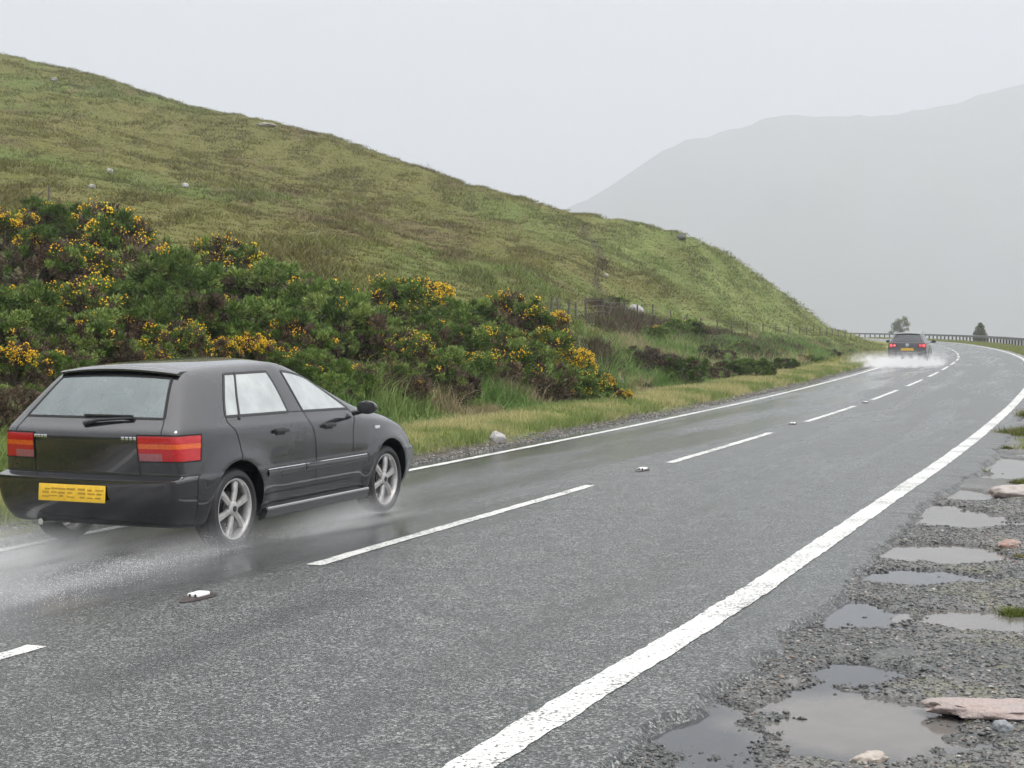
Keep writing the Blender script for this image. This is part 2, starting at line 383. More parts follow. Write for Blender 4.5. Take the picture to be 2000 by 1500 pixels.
# ------------------------------------------------------------------ road
def strip(name, ss, dfun, zfun, mats, uv=None):
    """sheet along the road: rows at distances ss, columns given by dfun(s) -> (n,k)"""
    D = dfun(ss); n, k = D.shape; P = off(np.repeat(ss, k), D.ravel())
    z = zfun(np.repeat(ss, k), D.ravel()); V = np.c_[P, z]
    me = np_mesh(name, V, grid_faces(n, k)[:, ::-1])
    if uv:
        l = me.uv_layers.new(name=uv); idx = np.empty(len(me.loops), np.int32); me.loops.foreach_get('vertex_index', idx)
        U = np.stack([np.repeat(ss, k)-S0, D.ravel()], 1)[idx]; l.data.foreach_set('uv', U.astype(np.float32).ravel())
    return me
ss = np.concatenate([np.arange(S0-22, S0+1, .5), np.arange(S0+1, S0+34, .035), np.arange(S0+34, S0+80, .25), np.arange(S0+80, _cs[-1]-2, 1.0)])
def road_d(s):
    y = s-S0
    j = fbm(s*.8, s*0+2, 61, 3)*.16+fbm(s*5, s*0, 63, 3)*.055+fbm(s*22, s*0, 64, 2)*.02
    jl = fbm(s*.7, s*0+7, 65, 3)*.10+fbm(s*5, s*0, 66, 3)*.04
    a = -DL(s)-.36+jl; b = DR(s)+.42+j
    cols = [a-.06, a]+[lerp(a, b, t) for t in np.linspace(.06, .94, 9)]+[b, b+.025, b+.10]
    return np.stack(cols, 1)
def road_z(s, d):
    z = np.zeros_like(d).reshape(-1, 14); z[:, 0] = -.05; z[:, 12] = -.022; z[:, 13] = -.07
    return z.ravel()
road = link('road', strip('road', ss, road_d, road_z, None, 'sd'), M_ASPH, smooth=False); tag(road, kind='structure')
def marking(name, s0, s1, d, wd, z=.004, ds=.05, seed=0):
    sx = np.arange(s0, s1+ds/2, ds)
    def df(s):
        dd = d(s) if callable(d) else np.full_like(s, d)
        r = fbm(s*9, s*0+seed, 71+seed, 3)*.014; r2 = fbm(s*9, s*0+seed+5, 75+seed, 3)*.014
        return np.stack([dd-wd/2+r, dd, dd+wd/2+r2], 1)
    o = link(name, strip(name, sx, df, lambda s, d_: np.full_like(d_, z), None), M_PAINT, parent=road); return o
marking('edge_line', S0-20, S0+60, lambda s: DR(s), .19, ds=.03); marking('edge_line', S0+60.03, _cs[-1]-4, lambda s: DR(s), .19, ds=.6, seed=1)
marking('edge_line', S0-20, S0+70, lambda s: -DL(s), .115, ds=.06, seed=2); marking('edge_line', S0+70.06, _cs[-1]-4, lambda s: -DL(s), .12, ds=.6, seed=3)
D0 = float(sd_of([-1.46], [11])[0][0])
for k in range(-2, 34):
    marking('centre_dash', D0+9*k, D0+9*k+6.0, .0, .115, ds=.06 if k < 6 else .5, seed=k % 7)

# ------------------------------------------------------------------ ground sheets
gx = np.concatenate([-np.geomspace(5000, 90, 40), np.arange(-85, 140, 2.5), np.geomspace(145, 5000, 45)])
gy = np.concatenate([-np.geomspace(3000, 40, 22), np.arange(-35, 360, 2.5), np.geomspace(366, 9000, 50)])
GX, GY = np.meshgrid(gx, gy); _s1, _d1 = sd_of(GX, GY); _e = np.abs(_d1).reshape(GX.shape)
_dr = _d1.reshape(GX.shape)
zz = -.14-np.where(_dr > 0, np.clip(.22*np.maximum(0, _e-8.5), 0, 45), np.clip(.10*np.maximum(0, _e-14), 0, 3))+fbm(GX*.02, GY*.02, 81, 4)*np.clip((_e-9)*.1, 0, 2)
_gc = lerp(np.array([.11, .12, .04]), np.array([.085, .07, .035]), sstep(-.3, .4, fbm(GX*.06, GY*.06, 83, 4))[..., None])
gr = link('ground', np_mesh('ground', np.c_[GX.ravel(), GY.ravel(), zz.ravel()], grid_faces(*GX.shape), _gc.reshape(-1, 3)), M_GROUND, smooth=True); tag(gr, kind='structure')

# left hillside: rows march outward from the road edge along each view direction
hx = np.concatenate([np.arange(-9000, -1500, 60), np.arange(-1500, -100, 9), np.arange(-100, 1765, 2.6)])
_es = np.arange(S0-14, S0+110, .5); _ep = off(_es, -DL(_es)-.30); _ok = _ep[:, 1] > 1.5
_ep = _ep[_ok]; _ex = 1000+F*_ep[:, 0]/_ep[:, 1]; _mono = np.maximum.accumulate(_ex)
y0 = np.interp(hx, _mono, _ep[:, 1])
tt = np.concatenate([[0], np.linspace(.004, .22, 60)**1.0, np.linspace(.225, 1.0, 210), [1.03, 1.07, 1.12, 1.2, 1.3, 1.5, 1.8]])
yend = np.interp(np.clip(hx, -1500, 1790), _hx, _hZ[:, 6]); yend = np.maximum(yend, y0+8)
HYY = y0[:, None]+tt[None, :]*(yend-y0)[:, None]; HXX = (hx[:, None]-1000)/F*HYY
HZZ = left_h(HXX, HYY); HC = left_col(HXX, HYY)
hill = link('hillside', np_mesh('hillside', np.c_[HXX.ravel(), HYY.ravel(), HZZ.ravel()], grid_faces(*HXX.shape), HC.reshape(-1, 3)), M_GROUND, smooth=True)
tag(hill, kind='structure')

# right verge beyond the lay-by
sv = np.concatenate([np.arange(S0+29, S0+70, .35), np.arange(S0+70, S0+350, 1.5)])
_vd = np.array([.30, .45, .7, 1, 1.4, 1.9, 2.5, 3.2, 4, 5, 6.5, 8, 11])
dv = DR(sv)[:, None]+_vd[None, :]; pv = off(np.repeat(sv, 13), dv.ravel()); zv = right_h(pv[:, 0], pv[:, 1]).reshape(-1, 13); zv[:, 0] = -.03; zv -= .22*(1-sstep(29, 34, sv-S0))[:, None]
_vc = lerp(np.array([.14, .15, .045]), np.array([.10, .115, .035]), sstep(-.3, .3, fbm(pv[:, 0], pv[:, 1], 85, 3))[:, None])
vg = link('verge', np_mesh('verge', np.c_[pv, zv.ravel()], grid_faces(len(sv), 13)[:, ::-1], _vc), M_VERGE, smooth=True); tag(vg, kind='structure')

# far mountain across the glen
_mp = np.array([(-400, 640), (300, 620), (700, 560), (930, 490), (1095, 415), (1160, 380), (1230, 338), (1300, 293), (1345, 272), (1420, 249), (1470, 243), (1520, 230), (1560, 227), (1640, 230), (1730, 228), (1790, 216),
                (1850, 204), (1930, 182), (2000, 164), (2150, 120), (2400, 70), (2800, 90), (3400, 200), (4200, 500), (5000, 640)], float)
MY = 3000.0; MK = MY/1700
mx = np.arange(-900, 2300, 12.0)*MK; my = np.concatenate([np.linspace(1350, 1700, 46), np.linspace(1730, 2600, 16)])*MK
MX, MYY = np.meshgrid(mx, my)
rz = (CAM_H+(HY-np.interp(1000+F*MX/MY, _mp[:, 0], _mp[:, 1]))*MY/F)
_my = MYY/MK; rz = rz+(fbm(MX*.012, 0*MX+3, 95, 4)*8+fbm(MX*.05, 0*MX, 97, 3)*5)*(rz > 30); t1 = np.clip((_my-1350)/350, 0, 1); prof = np.where(_my <= 1700, .45*t1+.55*t1**1.5, 1-(np.maximum(_my-1700, 0)/900)**1.3)
prof = np.where(_my <= 1700, prof, np.clip(prof, -.2, 1))
MZ = (rz+40)*prof-42+fbm(MX*.0036, MYY*.0036, 91, 5)*75*np.clip(t1*(1.02-t1)*4, 0.05, 1)*(rz > 20)
_mc = lerp(np.array([.09, .09, .045]), np.array([.12, .11, .09]), sstep(-.3, .4, fbm(MX*.01, MYY*.01, 93, 5))[..., None])
mo = link('mountain', np_mesh('mountain', np.c_[MX.ravel(), MYY.ravel(), MZ.ravel()], grid_faces(*MX.shape), _mc.reshape(-1, 3)), M_GROUND, smooth=True); tag(mo, kind='structure')

# ------------------------------------------------------------------ lay-by: gravel that dips under puddles
def gpx(x, y): Z = CAM_H*F/(y-HY); return (x-CX)/F*Z, Z
PUD = []   # cx, cy, rx, ry (metres), depth, skew
def pud(x0, x1, y0, y1, depth=.045, sk=0.0):
    ax, _ = gpx(x0, (y0+y1)/2); bx, _ = gpx(x1, (y0+y1)/2); _, zn = gpx(0, y1); _, zf = gpx(0, y0); PUD.append(((ax+bx)/2, (zn+zf)/2, (bx-ax)/2, (zf-zn)/2, depth, sk))
pud(1475, 1890, 1325, 1478, .05); pud(1225, 1500, 1305, 1500, .020); pud(1815, 2160, 1180, 1224, .045); pud(1545, 1770, 1148, 1212, .022)
pud(1705, 1960, 1052, 1092, .04); pud(1748, 1975, 973, 1028, .045); pud(1838, 2200, 880, 936, .045); pud(1815, 1945, 948, 972, .035)
pud(1570, 1775, 1274, 1336, .030); pud(1690, 1975, 1094, 1132, .028); pud(2010, 2300, 1300, 1400, .04)
LVL = -.044
def gravel_h(X, Y):
    s, d = sd_of(X, Y); sh = np.shape(X); X = np.ravel(X); Y = np.ravel(Y); e = d-DR(s)
    z = -.030+.010*sstep(.4, 1.6, e)+fbm(X*1.1, Y*1.1, 101, 3)*.012+fbm(X*7, Y*7, 103, 3)*.007+fbm(X*24, Y*24, 105, 2)*.005
    dep = np.zeros_like(z)
    for (cx, cy, rx, ry, dp, sk) in PUD:
        q = ((X-cx)/rx)**2+((Y-cy)/ry)**2; q0 = np.sqrt(q); q = q0+fbm(X*1.9+cx, Y*1.9, 107, 4)*.62+fbm(X*8, Y*8, 108, 4)*.38+fbm(X*26, Y*26, 109, 2)*.14
        dep = np.maximum(dep, (dp+.006)*sstep(1.15, .60, q)*sstep(1.40, 1.15, q0))
    z = z-dep+.014*sstep(1.3, 3.0, e)
    z = z+.10*sstep(2.2, 3.6, e)*sstep(20, 26, Y)
    return z.reshape(sh)
sg = np.concatenate([np.arange(S0-8, S0+1, .3), np.arange(S0+1, S0+13, .022), np.arange(S0+13, S0+40, .05)])
_gd = np.concatenate([np.arange(.10, 2.6, .024), np.arange(2.65, 9, .12)])
dg_ = DR(sg)[:, None]+_gd[None, :]; pg = off(np.repeat(sg, len(_gd)), dg_.ravel()); zg = gravel_h(pg[:, 0], pg[:, 1])
_n = fbm(pg[:, 0]*1.5, pg[:, 1]*1.5, 111, 3); _n2 = fbm(pg[:, 0]*5, pg[:, 1]*5, 113, 3)
_c = lerp(np.array([.06, .062, .06]), np.array([.13, .125, .115]), sstep(-.3, .4, _n)[:, None])
_c = lerp(_c, np.array([.15, .15, .04]), (.55*sstep(.15, .45, _n2+.3*_n)*sstep(3.6, 4.6, dg_.ravel()))[:, None])
_c = lerp(_c, np.array([.028, .029, .031]), sstep(-.030, -.043, zg)[:, None])
gv = link('gravel', np_mesh('gravel', np.c_[pg, zg], grid_faces(len(sg), len(_gd))[:, ::-1], _c), M_GRAV, smooth=True); tag(gv, kind='structure')
M_BIG = water_mat('puddle_muddy', (.135, .125, .115), (PUD[0][0], PUD[0][1], PUD[0][2])); M_PUD = water_mat('puddle_water', (.135, .125, .115)); M_PUD2 = water_mat('puddle_clear', (.055, .057, .06))
for i, (cx, cy, rx, ry, dp, sk) in enumerate(PUD):
    if i == 1: continue                                    # one sheet of water fills the first two hollows
    if i == 0: rx, ry = rx*1.75, ry*1.25
    k = 48; an = np.linspace(0, 2*np.pi, k, endpoint=False)
    V = np.r_[[[cx, cy, 0]], np.c_[cx+1.4*rx*np.cos(an), cy+1.4*ry*np.sin(an), 0*an]]
    s_, d_ = sd_of(V[:, 0], V[:, 1])
    lim = DR(s_)+.30; ex = np.maximum(0, lim-d_); t_ = ctan(s_); V[:, 0] += ex*t_[:, 1]; V[:, 1] -= ex*t_[:, 0]
    V[:, 2] = LVL-.0006*i
    Fc = np.stack([np.zeros(k, int), np.arange(1, k+1), np.arange(1, k+1) % k+1], 1)
    o = link('puddle', np_mesh('puddle', V, Fc), (M_BIG if i == 0 else M_PUD if dp > .03 else M_PUD2), smooth=True); tag(o, kind='structure')
# loose stones
def pebbles(name, X, Y, Zf, size, cols, flat=.6):
    base = np.array([(1, 0, 0), (-1, 0, 0), (0, 1, 0), (0, -1, 0), (0, 0, 1), (0, 0, -1), (.62, .62, .5), (-.62, .62, .45), (-.62, -.62, .5), (.62, -.62, .45)])
    bmx = bmesh.new()
    for b in base: bmx.verts.new(b)
    r = bmesh.ops.convex_hull(bmx, input=bmx.verts); bmx.verts.ensure_lookup_table(); bmx.verts.index_update()
    bmesh.ops.triangulate(bmx, faces=bmx.faces)
    B = np.array([v.co for v in bmx.verts]); T = np.array([[v.index for v in f.verts] for f in bmx.faces]); bmx.free()
    n = len(X); nb = len(B); J = B[None]*(1+rng.uniform(-.28, .28, (n, nb, 1))); J = J*np.stack([size*rng.uniform(.7, 1.35, n), size*rng.uniform(.7, 1.3, n), size*flat*rng.uniform(.7, 1.2, n)], 1)[:, None]
    a = rng.uniform(0, 6.28, n); c, s = np.cos(a)[:, None], np.sin(a)[:, None]
    P = np.stack([J[..., 0]*c-J[..., 1]*s+X[:, None], J[..., 0]*s+J[..., 1]*c+Y[:, None], J[..., 2]+(Zf+size*.12)[:, None]], -1)
    return np_mesh(name, P.reshape(-1, 3), (T[None]+np.arange(n)[:, None, None]*nb).reshape(-1, 3), np.repeat(cols, nb, 0))
def stone_cols(n):
    pal = np.array([(.045, .047, .048), (.065, .068, .068), (.10, .105, .10), (.14, .14, .132), (.21, .20, .185), (.19, .135, .105), (.36, .34, .31)])
    return pal[rng.choice(7, n, p=[.17, .22, .23, .18, .11, .05, .04])]*rng.uniform(.8, 1.2, (n, 1))
n = 110000
sp = S0+3.5+15*rng.random(n)**1.5; ep = .36+3.4*rng.random(n)**1.15; P = off(sp, DR(sp)+ep); z = gravel_h(P[:, 0], P[:, 1])
keep = (z > LVL-.013) | (rng.random(n) < .10); keep &= (fbm(P[:, 0]*2.1, P[:, 1]*2.1, 121, 3) > -.55)
P = P[keep]; z = z[keep]; n = len(z); size = rng.choice([.005, .0075, .010, .015], n, p=[.46, .36, .15, .03])*rng.uniform(.8, 1.25, n)
_wet = (.45+.55*sstep(LVL+.002, LVL+.018, z))[:, None]      # stones standing in water are soaked and darker
pb = link('loose_stones', pebbles('loose_stones', P[:, 0], P[:, 1], z, size, stone_cols(n)*_wet), M_STONE); tag(pb, 'small wet grey stones and grit scattered over the lay-by', None, kind='stuff')
# grit along the left road edge
n = 9000; sp = S0+12+60*rng.random(n)**1.6; P = off(sp, -DL(sp)-.28-.45*rng.random(n)); z = np.maximum(left_h(P[:, 0], P[:, 1]), -.005)
pb = link('roadside_grit', pebbles('roadside_grit', P[:, 0], P[:, 1], z, rng.uniform(.008, .022, n), stone_cols(n)*1.15), M_STONE); tag(pb, 'grey and brown grit along the foot of the grass verge', None, kind='stuff')

# ------------------------------------------------------------------ cars
def paint_car(name, col, rough=.22, metal=.35):
    m = MT(name); o = m.coord('Object'); n = m.noise(o, 6, 4)
    c = m.mixc(m.rng(n, .3, .7, 0, 1), tuple(x*.85 for x in col), tuple(x*1.15 for x in col))
    m.set(Base_Color=c, Roughness=rough, Metallic=metal); m.b.inputs['Specular IOR Level'].default_value = .2
    m.b.inputs['Coat Weight'].default_value = 1.0; m.b.inputs['Coat Roughness'].default_value = .015; m.b.inputs['Coat IOR'].default_value = 1.85
    return m.m
def glass_car(name, tint, alpha, rough, mist):
    m = MT(name); o = m.coord('Object'); v = m.noise(o, 5, 4)
    c = m.mixc(v, tuple(x*.85 for x in tint), tuple(x*1.1 for x in tint))
    m.set(Base_Color=c, Roughness=rough, Alpha=m.rng(v, .3, .7, alpha-.06, alpha+.06))
    m.b.inputs['IOR'].default_value = 1.52; m.b.inputs['Coat Weight'].default_value = mist; m.b.inputs['Coat Roughness'].default_value = .03; m.b.inputs['Coat IOR'].default_value = 1.8
    return m.m
M_BLACK = paint_car('black_paint', (.006, .006, .008), .35, .0); M_GREY = paint_car('graphite_paint', (.010, .011, .014), .3, .0)
M_SGLASS = glass_car('misted_side_glass', (.62, .66, .665), .68, .07, 1.0); M_RGLASS = glass_car('rain_wet_rear_glass', (.115, .15, .152), .80, .08, .8)  # side glass: pale tint carries mist and the bright sky's reflection
M_DGLASS = glass_car('dark_rear_glass', (.035, .04, .045), .9, .08, .3)
M_TRIM = simple('black_trim', (.018, .018, .019), .42); M_RUB = simple('tyre_rubber', (.020, .020, .021), .55, nscale=30); M_SEAT = simple('seat_cloth', (.03, .03, .034), .9)
M_SEAM = simple('panel_gap', (.004, .004, .004), .7); M_ALLOY = simple('alloy', (.52, .51, .50), .30, .65, .2, 18); M_CHROME = simple('chrome', (.75, .76, .78), .12, 1.0, .05)
M_SILL_HL = simple('sill_highlight', (.42, .42, .43), .3, .6, .05); M_PLATE = simple('yellow_plate', (.80, .50, .035), .35, 0, .1, 25); M_CHAR = simple('plate_ink', (.42, .25, .02), .5)  # the satin tone stands in for a highlight along the sill
def lamp_mat(name, col, e=0.0, ecol=None):
    m = MT(name); o = m.coord('Object', (1, 60, 60)); h = m.voro(o, 1.0, out='Distance')
    c = m.mixc(m.rng(h, 0, .7, 0, 1), col, tuple(x*.75 for x in col))
    m.set(Base_Color=c, Roughness=.12); m.b.inputs['Coat Weight'].default_value = .6; m.b.inputs['Coat Roughness'].default_value = .05
    if e: m.set(Emission_Color=ecol or col, Emission_Strength=e)
    return m.m
M_RED = lamp_mat('red_lens', (.52, .012, .016)); M_AMBER = lamp_mat('amber_lens', (.72, .12, .012)); M_CLEAR = lamp_mat('smoked_clear_lens', (.36, .12, .13))
M_REDLIT = lamp_mat('lit_red_lamp', (.6, .05, .06), .75, (1, .13, .15)); M_REDDK = lamp_mat('dark_red_lens', (.30, .012, .02)); M_WLENS = lamp_mat('clear_lens', (.75, .75, .75))
COLS = [1, .88, .60, .30, 0, -.30, -.60, -.88, -1]

def car_shell(P):
    """closed cage from P['x'|'w'|'z'] (rows bottom to top, stations rear to front), subdivided, arches cut. Returns a Mesh with zones as material indices."""
    X, W, Z = P['x'], P['w'], P['z']; nr = len(X); ns = len(X[0]); bm = bmesh.new(); V = {}
    def vert(st, row, f):
        k = (st, row, round(f, 3))
        if k in V: return V[k]
        w = W[row][st]; q = 1-f*f; x = X[row][st]; z = Z[row][st]
        if row == nr-1: z += P['crown'][st]*q; x += P['bow'][st]*q
        if row == 0: z -= .0
        if st == 0: x -= P['rbow'][row]*q
        if st == ns-1: x += P['fbow'][row]*q
        V[k] = bm.verts.new((x, f*w, z)); return V[k]
    faces = []
    def quad(a, b, c, d, zone):
        f = bm.faces.new((a, b, c, d)); f.material_index = ZN.index(zone); return f
    for st in range(ns-1):
        for r in range(nr-1):
            for sg in (1, -1):
                z = P['side'](r, st)
                a, b, c, d = vert(st, r, sg), vert(st+1, r, sg), vert(st+1, r+1, sg), vert(st, r+1, sg)
                quad(*((a, b, c, d) if sg < 0 else (d, c, b, a)), z)
        for i in range(8):
            f0, f1 = COLS[i], COLS[i+1]
            quad(vert(st, nr-1, f1), vert(st+1, nr-1, f1), vert(st+1, nr-1, f0), vert(st, nr-1, f0), P['top'](st, i))
            quad(vert(st, 0, f0), vert(st+1, 0, f0), vert(st+1, 0, f1), vert(st, 0, f1), 'floor')
    for r in range(nr-1):
        for i in range(8):
            f0, f1 = COLS[i], COLS[i+1]
            quad(vert(0, r, f0), vert(0, r, f1), vert(0, r+1, f1), vert(0, r+1, f0), P['rear'](r, i))
            quad(vert(ns-1, r, f1), vert(ns-1, r, f0), vert(ns-1, r+1, f0), vert(ns-1, r+1, f1), P['front'](r, i))
    cl = bm.edges.layers.float.new('crease_edge')
    for e in bm.edges:
        k = [kk for kk in ()]
    inv = {v: k for k, v in V.items()}
    for e in bm.edges:
        a, b = inv[e.verts[0]], inv[e.verts[1]]; c = 0.0
        if a[1] == b[1]: c = max(c, P['crease'].get(a[1], 0))
        if a[0] == b[0] == 0 and a[2] == b[2] and abs(a[2]) == 1: c = max(c, P.get('ccorner', .45))
        if a[0] == b[0] and a[1] != b[1] and abs(a[2]) == 1 and a[0] in P.get('cst', ()) and min(a[1], b[1]) >= nr-3: c = max(c, .35)
        e[cl] = c
    bmesh.ops.recalc_face_normals(bm, faces=bm.faces)
    me = bpy.data.meshes.new('cage'); bm.to_mesh(me); bm.free()
    for zn in ZN: me.materials.append(None)
    o = bpy.data.objects.new('cage', me); COL.objects.link(o)
    sm = o.modifiers.new('s', 'SUBSURF'); sm.levels = sm.render_levels = 3; sm.boundary_smooth = 'PRESERVE_CORNERS'
    me2 = bpy.data.meshes.new_from_object(o.evaluated_get(bpy.context.evaluated_depsgraph_get())); o.modifiers.clear(); o.data = me2
    # wheel-arch lips swell outwards
    wb, wr, hw = P['wb'], P['arch'], P['half']
    for v in me2.vertices:
        for ax in (0, wb):
            r = math.hypot(v.co.x-ax, v.co.z-P['wheel_r'])
            if abs(v.co.y) > hw*.7 and v.co.z < P['lip_z']:
                v.co.y += math.copysign(.022*math.exp(-((r-wr-.03)/.07)**2), v.co.y)
    cut = bmesh.new()
    for ax in (0, wb):
        for sg in (1, -1):
            bm_lathe(cut, [(wr, sg*(hw-.29)), (wr, sg*(hw+.2))], 56, c=(ax, 0, P['wheel_r']+.012))
    bmesh.ops.recalc_face_normals(cut, faces=cut.faces)
    for f in cut.faces: f.material_index = ZN.index('arch')
    mc = bpy.data.meshes.new('cut'); cut.to_mesh(mc); cut.free()
    for zn in ZN: mc.materials.append(None)
    co = bpy.data.objects.new('cut', mc); COL.objects.link(co)
    md = o.modifiers.new('b', 'BOOLEAN'); md.object = co; md.operation = 'DIFFERENCE'; md.solver = 'EXACT'
    me3 = bpy.data.meshes.new_from_object(o.evaluated_get(bpy.context.evaluated_depsgraph_get()))
    bpy.data.objects.remove(o); bpy.data.objects.remove(co)
    return me3
ZN = ['paint', 'floor', 'arch', 'side_glass', 'rear_glass', 'windscreen', 'lamp', 'bumper', 'front_bumper', 'tailgate', 'rear_door', 'front_door', 'bonnet', 'roof']

def zone_obj(name, me, zones, mats, parent, sgn=0, seam=0.0, seam_zone=None):
    """the faces of these zones (on one side if sgn) as an object of their own, with a thin dark gap round its edge"""
    zi = {ZN.index(z) for z in zones}; bm = bmesh.new(); bm.from_mesh(me)
    bmesh.ops.delete(bm, geom=[f for f in bm.faces if f.material_index not in zi or (sgn and f.calc_center_median().y*sgn < 0)], context='FACES')
    for f in bm.faces: f.material_index = 0
    bm.normal_update()
    if seam > 0:
        for e in [e for e in bm.edges if len(e.link_faces) == 1]:
            f = e.link_faces[0]; n = f.normal; t = (e.verts[1].co-e.verts[0].co).normalized(); s = n.cross(t)*seam*.5
            q = [bm.verts.new(v) for v in (e.verts[0].co+s+n*.0022, e.verts[1].co+s+n*.0022, e.verts[1].co-s+n*.0022, e.verts[0].co-s+n*.0022)]
            bm.faces.new(q).material_index = 1
    return bm_obj(name, bm, mats, parent, True, 38)

def wheel(name, parent, c, sg, r, wd, mats, spokes=6, rimr=.232):
    bm = bmesh.new(); h = wd/2
    tp = [(rimr, -h*.82), (rimr+.012, -h*.92), (r-.055, -h), (r-.022, -h*.93), (r-.006, -h*.72), (r, -h*.45), (r-.005, -h*.40), (r-.005, -h*.34), (r, -h*.30), (r, -h*.06), (r-.005, -h*.03), (r-.005, h*.03), (r, h*.06),
          (r, h*.30), (r-.005, h*.34), (r-.005, h*.40), (r, h*.45), (r-.006, h*.72), (r-.022, h*.93), (r-.055, h), (rimr+.012, h*.92), (rimr, h*.82)]
    bm_lathe(bm, tp, 56, close=False)
    root = bm_obj('wheel', bm, [mats[0]], None); 
    root.name = name; root.parent = parent; root.location = c
    bm = bmesh.new(); o_ = sg*h*.80                                     # outward face of the rim
    bm_lathe(bm, [(rimr+.004, -sg*h*.8), (rimr-.01, -sg*h*.6), (rimr-.015, sg*h*.25), (rimr-.004, o_*.85), (rimr+.006, o_), (rimr+.004, o_*1.05), (rimr-.012, o_*1.02), (rimr-.022, o_*.8), (rimr-.026, o_*.35)], 48, close=False)
    bm_lathe(bm, [(.062, o_*.2), (.062, o_*.86), (.05, o_*.97), (.02, o_*1.0)], 24)
    for k in range(spokes):
        a = 2*math.pi*k/spokes+.3; rot = Matrix.Rotation(-a, 3, 'Y')
        for (r0, r1, w0, w1) in ((.045, rimr-.008, .042, .066),):
            q = []
            for rr, ww in ((r0, w0), ((r0+r1)/2, (w0+w1)/2*.86), (r1, w1)):
                dz = o_*(.92 if rr < .1 else (.96 if rr < .17 else .80))
                q.append([bm.verts.new(rot @ Vector((rr, dz-sg*dd, s*ww/2))) for s, dd in ((-1, .014), (-.6, 0), (.6, 0), (1, .014), (1, .03), (-1, .03))])
            for a_, b_ in zip(q[:-1], q[1:]):
                for i in range(6): bm.faces.new((a_[i], a_[(i+1) % 6], b_[(i+1) % 6], b_[i]))
    bmesh.ops.recalc_face_normals(bm, faces=bm.faces)
    rim = bm_obj('rim', bm, [mats[1]], root)
    bm = bmesh.new(); bm_lathe(bm, [(.0, o_*.05), (.135, o_*.05), (.135, -o_*.1), (0, -o_*.1)], 32, close=False); bmesh.ops.recalc_face_normals(bm, faces=bm.faces)
    bm_obj('brake_disc', bm, [M_TRIM], root)
    bm = bmesh.new(); bm_lathe(bm, [(.024, o_*.98), (.022, o_*1.06), (.0, o_*1.08)], 20, close=False); bmesh.ops.recalc_face_normals(bm, faces=bm.faces)
    bm_obj('centre_cap', bm, [M_TRIM], root)
    return root

def plate(parent, c, w, h, rot, text):
    """yellow plate whose characters are smeared past reading, as in the photograph"""
    bm = bmesh.new(); bm_box(bm, (0, 0, 0), (.008, w, h), .003); r = random.Random(text)
    for f in bm.faces: f.material_index = 0
    n0 = len(bm.faces); n = 7; cw = w*.90/7.6
    for i in range(n):
        x = -w*.44+cw*(i+.5)+(.6*cw if i >= 4 else 0)
        for k in range(3):
            bm_box(bm, (-.0046, -(x+r.uniform(-.15, .15)*cw), (k-1)*h*.22+r.uniform(-.03, .03)*h), (.002, cw*r.uniform(.5, 1.1), h*r.uniform(.06, .13)))
    for f in bm.faces: f.material_index = 1 if f.calc_center_median().x < -.0043 else 0
    p = bm_obj('number_plate', bm, [M_PLATE, M_CHAR], parent); p.location = c; p.rotation_euler = rot
    return p
def mirror(parent, x, y, z, sg, mat, s=1.0):
    bm = bmesh.new(); v = bmesh.ops.create_uvsphere(bm, u_segments=18, v_segments=12, radius=1)['verts']
    for q in v:
        k = q.co; k.x = (max(k.x, -.25)*.075+.0)*s; k.y *= .098*s; k.z *= .064*s
        if k.z < 0: k.z *= .85
    bmesh.ops.translate(bm, vec=(x, y, z), verts=v)
    bm_tube(bm, [(x+.02, y-sg*.15*s, z-.045), (x+.02, y-sg*.06, z-.03)], [.03, .022], 10)
    m = bm_obj('wing_mirror', bm, [mat], parent)
    bm = bmesh.new(); bm_box(bm, (x-.020*s, y, z+.003), (.004, .15*s, .085*s), .0015); bm_obj('mirror_glass', bm, [M_TRIM], m)
    return m
def seats(parent, xs, y, z):
    for sx, ys in xs:
        for yy in ys:
            bm = bmesh.new(); rot = Matrix.Rotation(R(-14), 3, 'Y')
            bm_box(bm, (sx-.08, yy, z+.30), (.13, .46, .58), .045, rot, 3); bm_box(bm, (sx+.20, yy, z+.02), (.48, .47, .14), .045, None, 3); s = bm_obj('seat', bm, [M_SEAT], parent)
            bm = bmesh.new(); bm_box(bm, (sx-.17, yy, z+.68), (.085, .25, .16), .035, rot, 3); bm_tube(bm, [(sx-.15, yy-.06, z+.55), (sx-.165, yy-.06, z+.66)], .008, 6); bm_tube(bm, [(sx-.15, yy+.06, z+.55), (sx-.165, yy+.06, z+.66)], .008, 6)
            bm_obj('headrest', bm, [M_SEAT], s)

